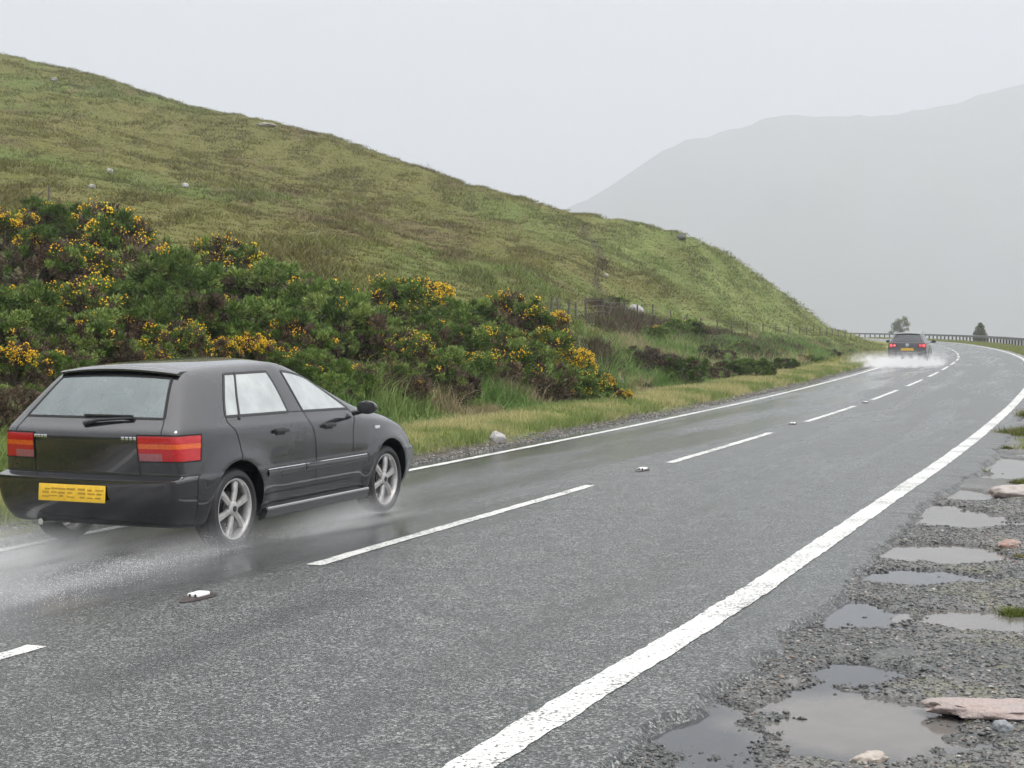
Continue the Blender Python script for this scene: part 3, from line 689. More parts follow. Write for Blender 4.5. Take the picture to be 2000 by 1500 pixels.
def hatchback():
    root = empty('hatchback_car')
    ST = 10
    lx = [-.76, -.55, -.06, .93, 1.05, 1.93, 2.20, 2.72, 3.12, 3.27]
    P = dict(wb=2.511, arch=.365, wheel_r=.308, half=.872, lip_z=.82)
    P['x'] = [[-.66, -.52]+lx[2:8]+[3.08, 3.20], [-.75, -.56]+lx[2:8]+[3.13, 3.31], [-.765, -.58]+lx[2:8]+[3.14, 3.33], [-.655, -.54]+lx[2:8]+[3.12, 3.28], [-.672, -.53]+lx[2:8]+[3.11, 3.26],
              [-.705, -.47]+lx[2:8]+[3.08, 3.20], [-.625, -.42, -.16, .91, 1.03, 1.99, 2.21, 2.72, 3.05, 3.16], [-.315, -.17, .17, .87, .97, 1.26, 2.13, 2.70, 3.02, 3.12]]
    P['w'] = [[.72, .78]+[.80]*6+[.76, .62], [.80, .848]+[.862]*6+[.82, .68], [.815, .858]+[.872]*6+[.83, .69], [.80, .85]+[.870]*6+[.82, .67], [.79, .848]+[.868]*6+[.81, .66],
              [.775, .838, .855, .858, .858, .853, .845, .82, .76, .61], [.745, .795, .806, .812, .812, .80, .775, .73, .67, .55], [.56, .575, .588, .60, .60, .575, .70, .67, .62, .51]]
    P['z'] = [[.225, .21]+[.20]*6+[.22, .25], [.38]*10, [.585]*8+[.56, .54], [.612]*8+[.585, .56], [.69]*7+[.68, .64, .60],
              [.925, .925, .915, .905, .90, .885, .875, .83, .73, .66], [.998, .998, .985, .975, .97, .955, .94, .885, .77, .69], [1.352, 1.378, 1.392, 1.402, 1.402, 1.365, .965, .905, .785, .705]]
    P['crown'] = [.035, .04, .045, .05, .05, .045, .045, .055, .05, .03]; P['bow'] = [-.05, 0, 0, 0, 0, .10, .16, .04, .03, .0]
    P['rbow'] = [.07, .085, .085, .075, .07, .065, .06, .0]; P['fbow'] = [.16]*7+[.10]
    P['crease'] = {2: .75, 3: .75, 6: .30, 5: .30, 7: .14}; P['cst'] = (2, 3, 4, 5); P['ccorner'] = .22
    def side(r, st):
        if r == 6 and st in (2, 4): return 'side_glass'
        if r == 4 and st == 0: return 'lamp'
        if r <= 2 and st <= 1: return 'bumper' if st == 0 else 'paint'
        if r <= 2 and st >= 8: return 'front_bumper'
        if 1 <= r <= 5 and st in (2, 3): return 'rear_door'
        if 1 <= r <= 5 and st == 4: return 'front_door'
        return 'paint'
    P['side'] = side
    P['top'] = lambda st, i: 'windscreen' if st == 5 and 1 <= i <= 6 else ('bonnet' if st in (6, 7) else 'roof' if st < 5 else 'paint')
    P['rear'] = lambda r, i: 'rear_glass' if r == 6 and 1 <= i <= 6 else ('lamp' if r == 4 and i in (0, 1, 6, 7) else 'bumper' if r <= 2 else 'tailgate' if (3 <= r <= 5) and 2 <= i <= 5 else 'tailgate' if r == 5 and i in (1, 6) else 'paint')
    P['front'] = lambda r, i: 'front_bumper' if r <= 2 else 'paint'
    me = car_shell(P)
    body = zone_obj('body', me, ['paint', 'floor', 'arch', 'roof'], [M_BLACK], root)
    tree_ = BVHTree.FromPolygons([v.co[:] for v in me.vertices], [p.vertices[:] for p in me.polygons])
    def sy(x, z, sg=-1):
        h = tree_.ray_cast(Vector((x, sg*2, z)), Vector((0, -sg, 0))); return h[0].y if h[0] else sg*.86
    def rx(y, z): h = tree_.ray_cast(Vector((-3, y, z)), Vector((1, 0, 0))); return h[0].x
    bp = zone_obj('rear_bumper', me, ['bumper'], [M_BLACK, M_SEAM], root, 0, .007)
    zone_obj('front_bumper', me, ['front_bumper'], [M_BLACK, M_SEAM], root, 0, .006)
    tg = zone_obj('tailgate', me, ['tailgate'], [M_BLACK, M_SEAM], root, 0, .007)
    zone_obj('rear_window', me, ['rear_glass'], [M_RGLASS, M_SEAM], tg, 0, .022)
    zone_obj('windscreen', me, ['windscreen'], [M_SGLASS, M_SEAM], root, 0, .02)
    zone_obj('bonnet', me, ['bonnet'], [M_BLACK, M_SEAM], root, 0, .006)
    for sg in (-1, 1):
        rd = zone_obj('door', me, ['rear_door'], [M_BLACK, M_SEAM], root, sg, .007); fd = zone_obj('door', me, ['front_door'], [M_BLACK, M_SEAM], root, sg, .007)
        # side windows: rear pane behind the centre pillar, front pane ahead of it
        zg = ZN.index('side_glass')
        for dpar, lo, hi in ((rd, -1, .95), (fd, .95, 3)):
            b2 = bmesh.new(); b2.from_mesh(me)
            bmesh.ops.delete(b2, geom=[f for f in b2.faces if f.material_index != zg or f.calc_center_median().y*sg < 0 or not lo < f.calc_center_median().x < hi], context='FACES')
            for f in b2.faces: f.material_index = 0
            b2.normal_update()
            for e in [e for e in b2.edges if len(e.link_faces) == 1]:
                f = e.link_faces[0]; n = f.normal; t = (e.verts[1].co-e.verts[0].co).normalized(); s = n.cross(t)*.011
                b2.faces.new([b2.verts.new(v) for v in (e.verts[0].co+s+n*.003, e.verts[1].co+s+n*.003, e.verts[1].co-s+n*.003, e.verts[0].co-s+n*.003)]).material_index = 1
            bm_obj('window', b2, [M_SGLASS, M_TRIM], dpar)
        # quarter-light bar in the rear door pane
        b2 = bmesh.new(); bm_tube(b2, [(.10, sy(.10, .99, sg)+sg*.004, .99), (.20, sy(.20, 1.16, sg)+sg*.004, 1.16), (.33, sy(.33, 1.34, sg)+sg*.004, 1.34)], .010, 6); bm_obj('window_bar', b2, [M_TRIM], rd)
        for dpar, hx_ in ((rd, .62), (fd, 1.40)):
            b2 = bmesh.new(); yy = sy(hx_, .865, sg); bm_box(b2, (hx_, yy+sg*.022, .868), (.19, .020, .030), .008)
            bm_box(b2, (hx_-.085, yy+sg*.008, .868), (.03, .03, .03), .006); bm_box(b2, (hx_+.085, yy+sg*.008, .868), (.03, .03, .03), .006)
            bm_box(b2, (hx_, yy+sg*.001, .862), (.15, .006, .055), .0025); bm_obj('handle', b2, [M_TRIM], dpar)
        # rub strip and sill moulding
        for dpar, x0, x1 in ((rd, .40, .985), (fd, 1.0, 2.06)):
            b2 = bmesh.new(); q = []
            for x in np.linspace(x0, x1, 10):
                q.append([b2.verts.new((x, sy(x, .545, sg)+sg*o, zc)) for o, zc in ((-.004, .520), (.012, .524), (.017, .545), (.012, .566), (-.004, .570))])
            for a, b in zip(q[:-1], q[1:]):
                for i in range(4): b2.faces.new((a[i], a[i+1], b[i+1], b[i]))
            b2.faces.new(q[0]); b2.faces.new(q[-1][::-1]); bmesh.ops.recalc_face_normals(b2, faces=b2.faces); rs = bm_obj('rub_strip', b2, [M_BLACK], dpar)
            b2 = bmesh.new(); bm_tube(b2, [(x, sy(x, .573, sg)+sg*.006, .574) for x in np.linspace(x0, x1, 10)], .0055, 6); bm_obj('highlight_strip', b2, [M_CHROME], rs)  # added bright strip stands in for the highlight along the rub strip's top
        b2 = bmesh.new(); q = []
        for x in np.linspace(.39, 2.10, 14):
            q.append([b2.verts.new((x, sg*(.845+o), zc)) for o, zc in ((-.05, .17), (.012, .19), (.034, .245), (.030, .262), (.0, .268), (-.05, .268))])
        for a, b in zip(q[:-1], q[1:]):
            for i in range(5): b2.faces.new((a[i], a[i+1], b[i+1], b[i]))
        b2.faces.new(q[0]); b2.faces.new(q[-1][::-1]); bmesh.ops.recalc_face_normals(b2, faces=b2.faces); sl_ob = bm_obj('sill', b2, [M_BLACK], root)
        b2 = bmesh.new(); bm_tube(b2, [(x, sg*.872, .268) for x in np.linspace(.40, 2.09, 10)], .011, 6); bm_obj('highlight_strip', b2, [M_SILL_HL], sl_ob)  # pale strip added as the highlight on the sill's upper edge
        mirror(root, 1.86, sg*.985, .995, sg, M_BLACK, 1.0)
        b2 = bmesh.new(); bm_box(b2, (2.30, sy(2.30, .80, sg)+sg*.004, .80), (.085, .016, .028), .006); bm_obj('side_repeater', b2, [M_WLENS], root)
        # rear lamps in three bands
        zl = ZN.index('lamp'); b2 = bmesh.new(); b2.from_mesh(me)
        bmesh.ops.delete(b2, geom=[f for f in b2.faces if f.material_index != zl or f.calc_center_median().y*sg < 0], context='FACES')
        for zc in (.775, .845): bmesh.ops.bisect_plane(b2, geom=b2.verts[:]+b2.edges[:]+b2.faces[:], plane_co=(0, 0, zc), plane_no=(0, 0, 1))
        bmesh.ops.bisect_plane(b2, geom=b2.verts[:]+b2.edges[:]+b2.faces[:], plane_co=(0, sg*.66, 0), plane_no=(0, 1, 0))
        bmesh.ops.translate(b2, vec=(-.004, sg*.003, 0), verts=b2.verts)
        for f in b2.faces:
            c = f.calc_center_median(); f.material_index = (2 if abs(c.y) < .66 else 0) if c.z < .775 else (1 if c.z > .80 and c.z < .845+.0 else 0)
        b2.normal_update()
        for e in [e for e in b2.edges if len(e.link_faces) == 1]:
            f = e.link_faces[0]; n = f.normal; t = (e.verts[1].co-e.verts[0].co).normalized(); s = n.cross(t)*.005
            b2.faces.new([b2.verts.new(v) for v in (e.verts[0].co+s+n*.003, e.verts[1].co+s+n*.003, e.verts[1].co-s+n*.003, e.verts[0].co-s+n*.003)]).material_index = 3
        bm_obj('tail_lamp', b2, [M_RED, M_AMBER, M_CLEAR, M_SEAM], root)
        for ax in (0, 2.511): wheel('wheel', root, (ax, sg*.748, .308), sg, .312, .205, (M_RUB, M_ALLOY), 5 if False else 6)
        # chrome badge beside the lamp
        b2 = bmesh.new(); yb = sg*.40
        for i in range(4): bm_box(b2, (rx(yb+(i-1.5)*.033, .885)-.003, yb+(i-1.5)*.033, .885), (.006, .027, .024), .003)
        bm_obj('badge', b2, [M_CHROME], tg)
    plate(root, (rx(0, .478)-.010, .03, .478), .60, .125, (0, R(3), 0), 'a')
    b2 = bmesh.new(); xw = rx(0, 1.00)                    # rear wiper lying along the foot of the window
    bm_tube(b2, [(rx(.0, .985)-.02, .02, .985), (rx(-.1, 1.012)-.03, -.10, 1.012), (rx(-.38, 1.03)-.028, -.38, 1.03)], [.018, .013, .007], 8)
    bm_box(b2, (rx(-.2, 1.045)-.020, -.16, 1.043), (.014, .44, .018), .004); bm_obj('rear_wiper', b2, [M_TRIM], tg)
    b2 = bmesh.new(); q = []
    for f in np.linspace(-1, 1, 15):                      # roof lip above the rear window
        yv = f*.545; zz = 1.352+.035*(1-f*f); xx = -.30-.05*(1-f*f)
        q.append([b2.verts.new((xx+a, yv, zz+b)) for a, b in ((.10, .012), (0, .012), (-.045, -.004), (-.045, -.018), (.03, -.022))])
    for a, b in zip(q[:-1], q[1:]):
        for i in range(4): b2.faces.new((a[i], a[i+1], b[i+1], b[i]))
    b2.faces.new(q[0]); b2.faces.new(q[-1][::-1]); bmesh.ops.recalc_face_normals(b2, faces=b2.faces); bm_obj('roof_spoiler', b2, [M_BLACK], root)
    b2 = bmesh.new(); bm_tube(b2, [(-.50, .42, .24), (-.72, .42, .235)], .024, 12); bm_obj('exhaust', b2, [M_CHROME], root)
    b2 = bmesh.new(); bm_box(b2, (1.25, 0, .31), (3.4, 1.15, .22), .05); bm_obj('underbody', b2, [M_TRIM], root)
    b2 = bmesh.new(); bm_box(b2, (1.98, 0, .86), (.35, 1.38, .22), .07); bm_obj('dashboard', b2, [M_TRIM], root)
    seats(root, [(.28, (-.36, .36)), (1.12, (-.36, .36))], 0, .42)
    return root
hb = hatchback()
tag(hb, 'black five-door hatchback with misted, sky-tinted windows and silver wheels, passing close by', 'car')
_hd = 22.6
_rw = gpx(452, 1073)                                    # outer foot of the rear right wheel
_ll = (-math.cos(R(_hd)), math.sin(R(_hd)))
hb.location = (_rw[0]+_ll[0]*.80, _rw[1]+_ll[1]*.80, 0.004); hb.rotation_euler = (0, 0, R(90-_hd))

def estate():
    root = empty('estate_car')
    lx = [-.98, -.72, -.30, .62, 1.02, 1.12, 2.05, 2.38, 2.95, 3.42, 3.60]
    P = dict(wb=2.71, arch=.375, wheel_r=.325, half=.91, lip_z=.84)
    m_ = lx[2:9]
    P['x'] = [[-.88, -.68]+m_+[3.36, 3.50], [-.97, -.74]+m_+[3.42, 3.62], [-.985, -.76]+m_+[3.44, 3.64], [-.955, -.72]+m_+[3.42, 3.60], [-.935, -.70]+m_+[3.40, 3.57],
              [-.905, -.62]+m_+[3.36, 3.50], [-.87, -.60, -.30, .60, 1.0, 1.1, 2.12, 2.40, 2.95, 3.32, 3.44], [-.60, -.42, -.05, .55, .94, 1.04, 1.46, 2.33, 2.93, 3.28, 3.40]]
    P['w'] = [[.76, .82]+[.83]*7+[.80, .66], [.85, .892]+[.90]*7+[.87, .74], [.865, .90]+[.91]*7+[.87, .75], [.85, .895]+[.908]*7+[.86, .73], [.835, .89]+[.905]*7+[.85, .72],
              [.815, .875]+[.893]*5+[.885, .86, .80, .66], [.765, .82]+[.84]*4+[.83, .81, .77, .71, .60], [.565, .60, .62, .625, .63, .63, .60, .73, .70, .66, .56]]
    P['z'] = [[.30, .24]+[.21]*7+[.22, .25], [.42]*11, [.60]*9+[.58, .56], [.63]*9+[.61, .58], [.765]*7+[.75, .72, .68, .63],
              [.985, .985, .965, .95, .94, .935, .92, .91, .85, .76, .69], [1.045, 1.045, 1.03, 1.02, 1.01, 1.005, .99, .97, .90, .80, .72], [1.405, 1.42, 1.435, 1.44, 1.445, 1.445, 1.41, .99, .92, .815, .735]]
    P['crown'] = [.03]*2+[.035]*4+[.04, .045, .05, .05, .03]; P['bow'] = [-.05, 0, 0, 0, 0, 0, .10, .16, .04, .03, 0]
    P['rbow'] = [.07, .085, .085, .07, .07, .065, .06, 0]; P['fbow'] = [.16]*7+[.10]
    P['crease'] = {2: .7, 3: .6, 6: .45, 5: .2, 7: .4}; P['cst'] = (2, 3, 4, 5, 6); P['ccorner'] = .4
    def side(r, st):
        if r == 6 and st in (1, 2, 3, 5): return 'side_glass'
        if r == 4 and st == 0: return 'lamp'
        if r <= 2 and st == 0: return 'bumper'
        if r <= 2 and st >= 9: return 'front_bumper'
        if 1 <= r <= 5 and st in (2, 3): return 'rear_door'
        if 1 <= r <= 5 and st in (4, 5): return 'front_door'
        return 'paint'
    P['side'] = side
    P['top'] = lambda st, i: 'windscreen' if st == 6 and 1 <= i <= 6 else ('bonnet' if st in (7, 8) else 'paint')
    P['rear'] = lambda r, i: 'rear_glass' if r == 6 and 1 <= i <= 6 else ('lamp' if r == 4 and i in (0, 1, 6, 7) else 'bumper' if r <= 2 else 'tailgate' if 3 <= r <= 5 and 2 <= i <= 5 else 'paint')
    P['front'] = lambda r, i: 'front_bumper' if r <= 2 else 'paint'
    me = car_shell(P)
    zone_obj('body', me, ['paint', 'floor', 'arch'], [M_GREY], root)
    tr = BVHTree.FromPolygons([v.co[:] for v in me.vertices], [p.vertices[:] for p in me.polygons])
    def rx(y, z): return tr.ray_cast(Vector((-3, y, z)), Vector((1, 0, 0)))[0].x
    def sy(x, z, sg): return tr.ray_cast(Vector((x, sg*2, z)), Vector((0, -sg, 0)))[0].y
    bp = zone_obj('rear_bumper', me, ['bumper'], [M_GREY, M_SEAM], root, 0, .008); zone_obj('front_bumper', me, ['front_bumper'], [M_GREY, M_SEAM], root, 0, .008)
    tg = zone_obj('tailgate', me, ['tailgate'], [M_GREY, M_SEAM], root, 0, .010); zone_obj('rear_window', me, ['rear_glass'], [M_DGLASS, M_SEAM], tg, 0, .02)
    zone_obj('windscreen', me, ['windscreen'], [M_DGLASS, M_SEAM], root, 0, .02); zone_obj('bonnet', me, ['bonnet'], [M_GREY, M_SEAM], root, 0, .008)
    for sg in (-1, 1):
        zone_obj('door', me, ['rear_door'], [M_GREY, M_SEAM], root, sg, .008); zone_obj('door', me, ['front_door'], [M_GREY, M_SEAM], root, sg, .008)
        zone_obj('side_window', me, ['side_glass'], [M_DGLASS, M_TRIM], root, sg, .02)
        ln = zone_obj('tail_lamp', me, ['lamp'], [M_REDDK, M_SEAM], root, sg, .01)
        for yy, rr, lit in ((.73, .068, True), (.575, .052, sg < 0)):
            b2 = bmesh.new(); x_ = rx(sg*yy, .872)
            rot = Matrix.Rotation(R(90), 4, 'Z')
            bm_lathe(b2, [(rr, 0), (rr, .012), (rr*.8, .022), (0.001, .028)], 24, close=False); bmesh.ops.recalc_face_normals(b2, faces=b2.faces)
            bmesh.ops.transform(b2, matrix=Matrix.Translation((x_+.004, sg*yy, .872)) @ rot, verts=b2.verts)
            bm_obj('bulb_lens', b2, [M_REDLIT], ln)
            if yy < .6:
                b2 = bmesh.new(); bm_lathe(b2, [(.024, .020), (.024, .034), (.001, .036)], 18, close=False); bmesh.ops.recalc_face_normals(b2, faces=b2.faces)
                bmesh.ops.transform(b2, matrix=Matrix.Translation((x_+.004, sg*yy, .872)) @ rot, verts=b2.verts); bm_obj('reversing_lens', b2, [M_WLENS if sg > 0 else M_REDDK], ln)
        mirror(root, 1.98, sg*1.055, 1.03, sg, M_GREY if sg < 0 else M_GREY, 1.15)
        b2 = bmesh.new(); bm_tube(b2, [(-.42, sg*.585, 1.455), (-.36, sg*.585, 1.495), (.5, sg*.60, 1.525), (1.25, sg*.595, 1.50), (1.36, sg*.59, 1.462)], .016, 8); bm_obj('roof_rail', b2, [M_CHROME], root)
        for ax in (0, 2.71): wheel('wheel', root, (ax, sg*.775, .325), sg, .325, .22, (M_RUB, M_ALLOY), 5)
    plate(root, (rx(0, .69)-.008, 0, .69), .56, .12, (0, R(-4), 0), 'b')
    b2 = bmesh.new(); q = []
    for y in np.linspace(-.62, .62, 13):
        x_ = rx(y, .535); q.append([b2.verts.new((x_+a, y, z)) for a, z in ((.004, .520), (-.012, .525), (-.012, .546), (.004, .551))])
    for a, b in zip(q[:-1], q[1:]):
        for i in range(3): b2.faces.new((a[i], a[i+1], b[i+1], b[i]))
    b2.faces.new(q[0]); b2.faces.new(q[-1][::-1]); bmesh.ops.recalc_face_normals(b2, faces=b2.faces); bm_obj('chrome_strip', b2, [M_CHROME], bp)
    # round silver emblem: a ring with a V over a W
    b2 = bmesh.new(); xe = rx(0, .89)-.006
    rg = [Vector((xe, .072*math.cos(a), .89+.072*math.sin(a))) for a in np.linspace(0, 2*math.pi, 33)]
    bm_tube(b2, rg, .008, 8, cap=False)
    for pl in ([(-.026, .062), (0, .010), (.026, .062)], [(-.058, .030), (-.026, -.056), (0, .0), (.026, -.056), (.058, .030)]):
        bm_tube(b2, [(xe, y, .89+z) for y, z in pl], .007, 6)
    bm_lathe(b2, [(.066, .0), (.066, .004), (.001, .005)], 24, close=False, c=(0, 0, 0)); vs = list(b2.verts)[-72:]
    bmesh.ops.transform(b2, matrix=Matrix.Translation((xe+.006, 0, .89)) @ Matrix.Rotation(R(90), 4, 'Z'), verts=vs); bmesh.ops.recalc_face_normals(b2, faces=b2.faces)
    bm_obj('emblem', b2, [M_CHROME], tg)
    b2 = bmesh.new(); q = []
    for f in np.linspace(-1, 1, 13):
        yv = f*.56; zz = 1.405+.03*(1-f*f); xx = -.58-.05*(1-f*f); q.append([b2.verts.new((xx+a, yv, zz+b)) for a, b in ((.12, .012), (0, .012), (-.07, -.006), (-.07, -.022), (.02, -.026))])
    for a, b in zip(q[:-1], q[1:]):
        for i in range(4): b2.faces.new((a[i], a[i+1], b[i+1], b[i]))
    b2.faces.new(q[0]); b2.faces.new(q[-1][::-1]); bmesh.ops.recalc_face_normals(b2, faces=b2.faces); bm_obj('roof_spoiler', b2, [M_GREY], root)
    b2 = bmesh.new(); bm_box(b2, (1.35, 0, .33), (3.7, 1.2, .22), .05); bm_obj('underbody', b2, [M_TRIM], root)
    b2 = bmesh.new(); bm_box(b2, (2.05, 0, .90), (.4, 1.4, .22), .07); bm_obj('dashboard', b2, [M_TRIM], root)
    seats(root, [(.35, (-.38, .38)), (1.25, (-.38, .38))], 0, .45)
    return root
es = estate(); tag(es, 'dark grey estate car with lit tail lamps throwing up spray on the bend', 'car')
_sE = s_at_y(71.2); _pE = off(np.array([_sE]), np.array([-1.93]))[0]; _tE = ctan(np.array([_sE]))[0]
es.location = (_pE[0], _pE[1], .004); es.rotation_euler = (0, 0, math.atan2(_tE[1], _tE[0]))

# ------------------------------------------------------------------ road studs, stones, posts, rail
M_RUBW = simple('stud_rubber', (.80, .80, .78), .5); M_IRON = simple('stud_iron', (.06, .048, .045), .45, .3); M_REFL = simple('stud_glass', (.02, .02, .02), .1)
def stud(x, y, label):
    X, Y = gpx(x, y); s, d = sd_of([X], [Y]); t = ctan(s)[0]
    o = empty('road_stud', (X, Y, .004), math.atan2(t[1], t[0])-R(2)); tag(o, label, 'road stud', 'reflecting studs along the centre line')
    bm = bmesh.new(); q = []
    for xx, w_, h in ((-.19, .012, .001), (-.12, .05, .010), (-.06, .064, .016), (.06, .064, .016), (.12, .05, .010), (.19, .012, .001)):
        q.append([bm.verts.new((xx, yy, zz)) for yy, zz in ((-w_, 0), (-w_*.9, h), (-w_*.55, h*.9), (w_*.55, h*.9), (w_*.9, h), (w_, 0))])
    for a, b in zip(q[:-1], q[1:]):
        for i in range(5): bm.faces.new((a[i], a[i+1], b[i+1], b[i]))
    bmesh.ops.recalc_face_normals(bm, faces=bm.faces); bm_obj('casting', bm, [M_IRON], o)
    bm = bmesh.new(); bm_box(bm, (.0, 0, .020), (.13, .085, .026), .010, None, 3); ru = bm_obj('rubber_insert', bm, [M_RUBW], o)
    for yy in (-.021, .021):
        bm = bmesh.new(); bmesh.ops.create_uvsphere(bm, u_segments=10, v_segments=8, radius=.010, matrix=Matrix.Translation((-.062, yy, .022))); bm_obj('reflector', bm, [M_REFL], ru)
    return o
stud(388, 1168, 'worn road stud with white rubber insert on the wet road behind the hatchback')
stud(1255, 919, 'small white road stud in the gap before the third dash from the hatchback')
stud(1548, 829, 'tiny road stud between the third and fourth visible dashes of the centre line')
stud(1690, 787, 'tiniest visible road stud, in the dash gap nearest to the estate car')

def rock(label, x, y, wpx, hpx, col, col2, h=None, depth=1.0, seed=0, sink=.25, name='rock', lump=.25, rz=None):
    if h is None: X, Y, z = ray_ground(x, y); 
    else:
        X, Y = gpx(x, y); z = float(h(np.array([X]), np.array([Y]))[0])
    k = Y/F; a, c = wpx*k/2, hpx*k; b = a*depth
    bm = bmesh.new(); bmesh.ops.create_icosphere(bm, subdivisions=4, radius=1); P = np.array([v.co for v in bm.verts])
    q = P+0; qn = fbm(q[:, 0]*1.3+seed*7.1, q[:, 1]*1.3+q[:, 2]*1.1, 200+seed, 4)*lump*1.6+fbm(q[:, 0]*4+seed, q[:, 1]*4-q[:, 2]*3.3, 230+seed, 3)*lump*.35
    cut = np.sign(P)*np.abs(P)**.95; P2 = cut*(1+qn)[:, None]; P2[:, 2] = np.where(P2[:, 2] < -.5, -.5, P2[:, 2])
    for v, p in zip(bm.verts, P2): v.co = (p[0]*a, p[1]*b, p[2]*c*.62)
    m = MT('rock_'+str(seed)); o_ = m.coord('Object', (1/max(a, .05), 1/max(a, .05), 1/max(a, .05)))
    n = m.noise(o_, 2.5, 6, .65); n2 = m.noise(o_, 14, 4)
    cc = m.mixc(m.rng(n, .42, .62, 0, 1), col, col2); cc = m.mixc(m.rng(n2, .3, .75, 0, .5), cc, tuple(x*.6 for x in col))
    m.set(Base_Color=cc, Roughness=.5); m.bump(n2, .6, a*.08)
    ob = bm_obj(name, bm, [m.m], None, True, 55); ob.location = (X, Y, z+c*.62*(.5-sink)); ob.rotation_euler = (0, 0, rng.uniform(-.4, .4) if rz is None else rz)
    tag(ob, label, 'rock'); return ob
W1, W2, PK = (.40, .385, .36), (.22, .215, .19), (.46, .34, .30)
rock('long flat pinkish slab of rock beside the big brown puddle', 1956, 1384, 232, 30, (.37, .29, .265), (.34, .29, .27), gravel_h, .46, 1, .25, lump=.36, rz=-.16)
rock('pale buff stone on the near edge of the big brown puddle', 1697, 1470, 78, 26, (.46, .40, .34), (.34, .30, .26), gravel_h, .6, 2, .2)
rock('small bluish grey stone in front of the pink slab', 1960, 1414, 36, 24, (.26, .28, .30), (.20, .21, .22), gravel_h, .8, 3, .2)
rock('pale flat rock at the right edge, beyond the long thin puddle', 1985, 962, 110, 24, (.42, .38, .36), (.32, .25, .21), gravel_h, .6, 4, .2)
rock('reddish flat stone between the two middle puddles at the right edge', 1972, 1062, 46, 16, (.33, .19, .15), (.36, .31, .28), gravel_h, .7, 5, .2)
rock('rounded pale grey stone at the foot of the grass verge', 972, 864, 30, 24, (.42, .40, .40), (.30, .29, .28), None, .9, 6, .12)
rock('grey boulder tucked beside the last flowering gorse', 1204, 757, 34, 26, (.24, .25, .26), (.18, .18, .17), None, .9, 7, .25, 'boulder')
rock('white boulder above the hill fence beside dark heather', 1243, 611, 28, 17, (.55, .52, .52), W2, None, .9, 8, .2, 'boulder')
rock('small white rock in the peat gully on the hill nose', 1183, 541, 11, 8, W1, W2, None, .8, 9, .2)
rock('white rock low on the open hillside, right of the leftmost pale rock', 213, 341, 15, 13, W1, W2, None, .8, 10, .2)
rock('small pale rock just above the topmost gorse at left', 179, 368, 14, 10, W1, W2, None, .8, 11, .2)
rock('pale grey rock alone on the hillside above the middle of the gorse', 362, 367, 16, 9, W1, (.34, .32, .30), None, .8, 12, .2)
rock('whitish rock near the skyline at the top left', 105, 160, 15, 7, W1, W2, None, .8, 13, .2)
rock('dark outcrop cropping out on the skyline above the hill nose', 1330, 470, 22, 12, (.07, .065, .055), (.05, .05, .04), None, .8, 14, .2, 'outcrop')
rock('pale outcrop on the skyline left of the mist gap', 520, 247, 34, 8, (.36, .35, .33), (.2, .19, .16), None, .8, 15, .2, 'outcrop')

M_WOOD = simple('weathered_post', (.10, .088, .072), .85, nscale=14); M_WIRE = simple('fence_wire', (.12, .12, .12), .5, .6)
def fence(label, pts, h, r, lean=.06, wires=(.35, .65, .92)):
    B = [Vector(ray_ground(x, y)) for x, y in pts]; root = empty('fence', B[0]); tag(root, label, 'fence'); tops = []
    for i, b in enumerate(B):
        t = Vector((random.Random(i).uniform(-lean, lean), random.Random(i+9).uniform(-lean, lean), 1))*h*random.Random(i+5).uniform(.88, 1.12)
        bm = bmesh.new(); bm_tube(bm, [b-B[0]-Vector((0, 0, .25)), b-B[0]+t*.5, b-B[0]+t], [r*1.05, r, r*.92], 8); bm_obj('post', bm, [M_WOOD], root, True); tops.append((b-B[0], t))
    for q in wires:
        bm = bmesh.new(); bm_tube(bm, [b+t*q for b, t in tops], .006, 5); bm_obj('wire', bm, [M_WIRE], root)
    return root
fence('leaning wooden post fence crossing the grass below the boulders', [(1075, 632), (1092, 630), (1109, 627), (1126, 629), (1145, 624), (1178, 621), (1191, 624), (1212, 621), (1222, 623), (1245, 626), (1275, 630), (1310, 634)], .72, .040, .10)
fence('line of small fence posts along the foot of the hill nose', [(1340, 645), (1370, 648), (1400, 650), (1430, 651), (1460, 652), (1490, 653), (1515, 654), (1540, 655), (1562, 655), (1576, 655), (1589, 655), (1602, 656), (1615, 658), (1626, 659), (1638, 661), (1650, 663), (1662, 666)], .62, .036, .08)
_p = Vector(ray_ground(95, 402)); po = empty('fence_post', _p); tag(po, 'single thin post with a broken rail leaning by it behind the topmost gorse', 'fence post')
bm = bmesh.new(); bm_tube(bm, [(0, 0, -.3), (.01, 0, .3), (.0, .02, .62)], [.04, .036, .03], 8); bm_obj('post', bm, [M_WOOD], po)
bm = bmesh.new(); bm_tube(bm, [(-.75, .1, .02), (-.45, .05, .26), (-.12, .03, .50)], [.022, .02, .014], 6); bm_obj('broken_rail', bm, [M_WOOD], po)

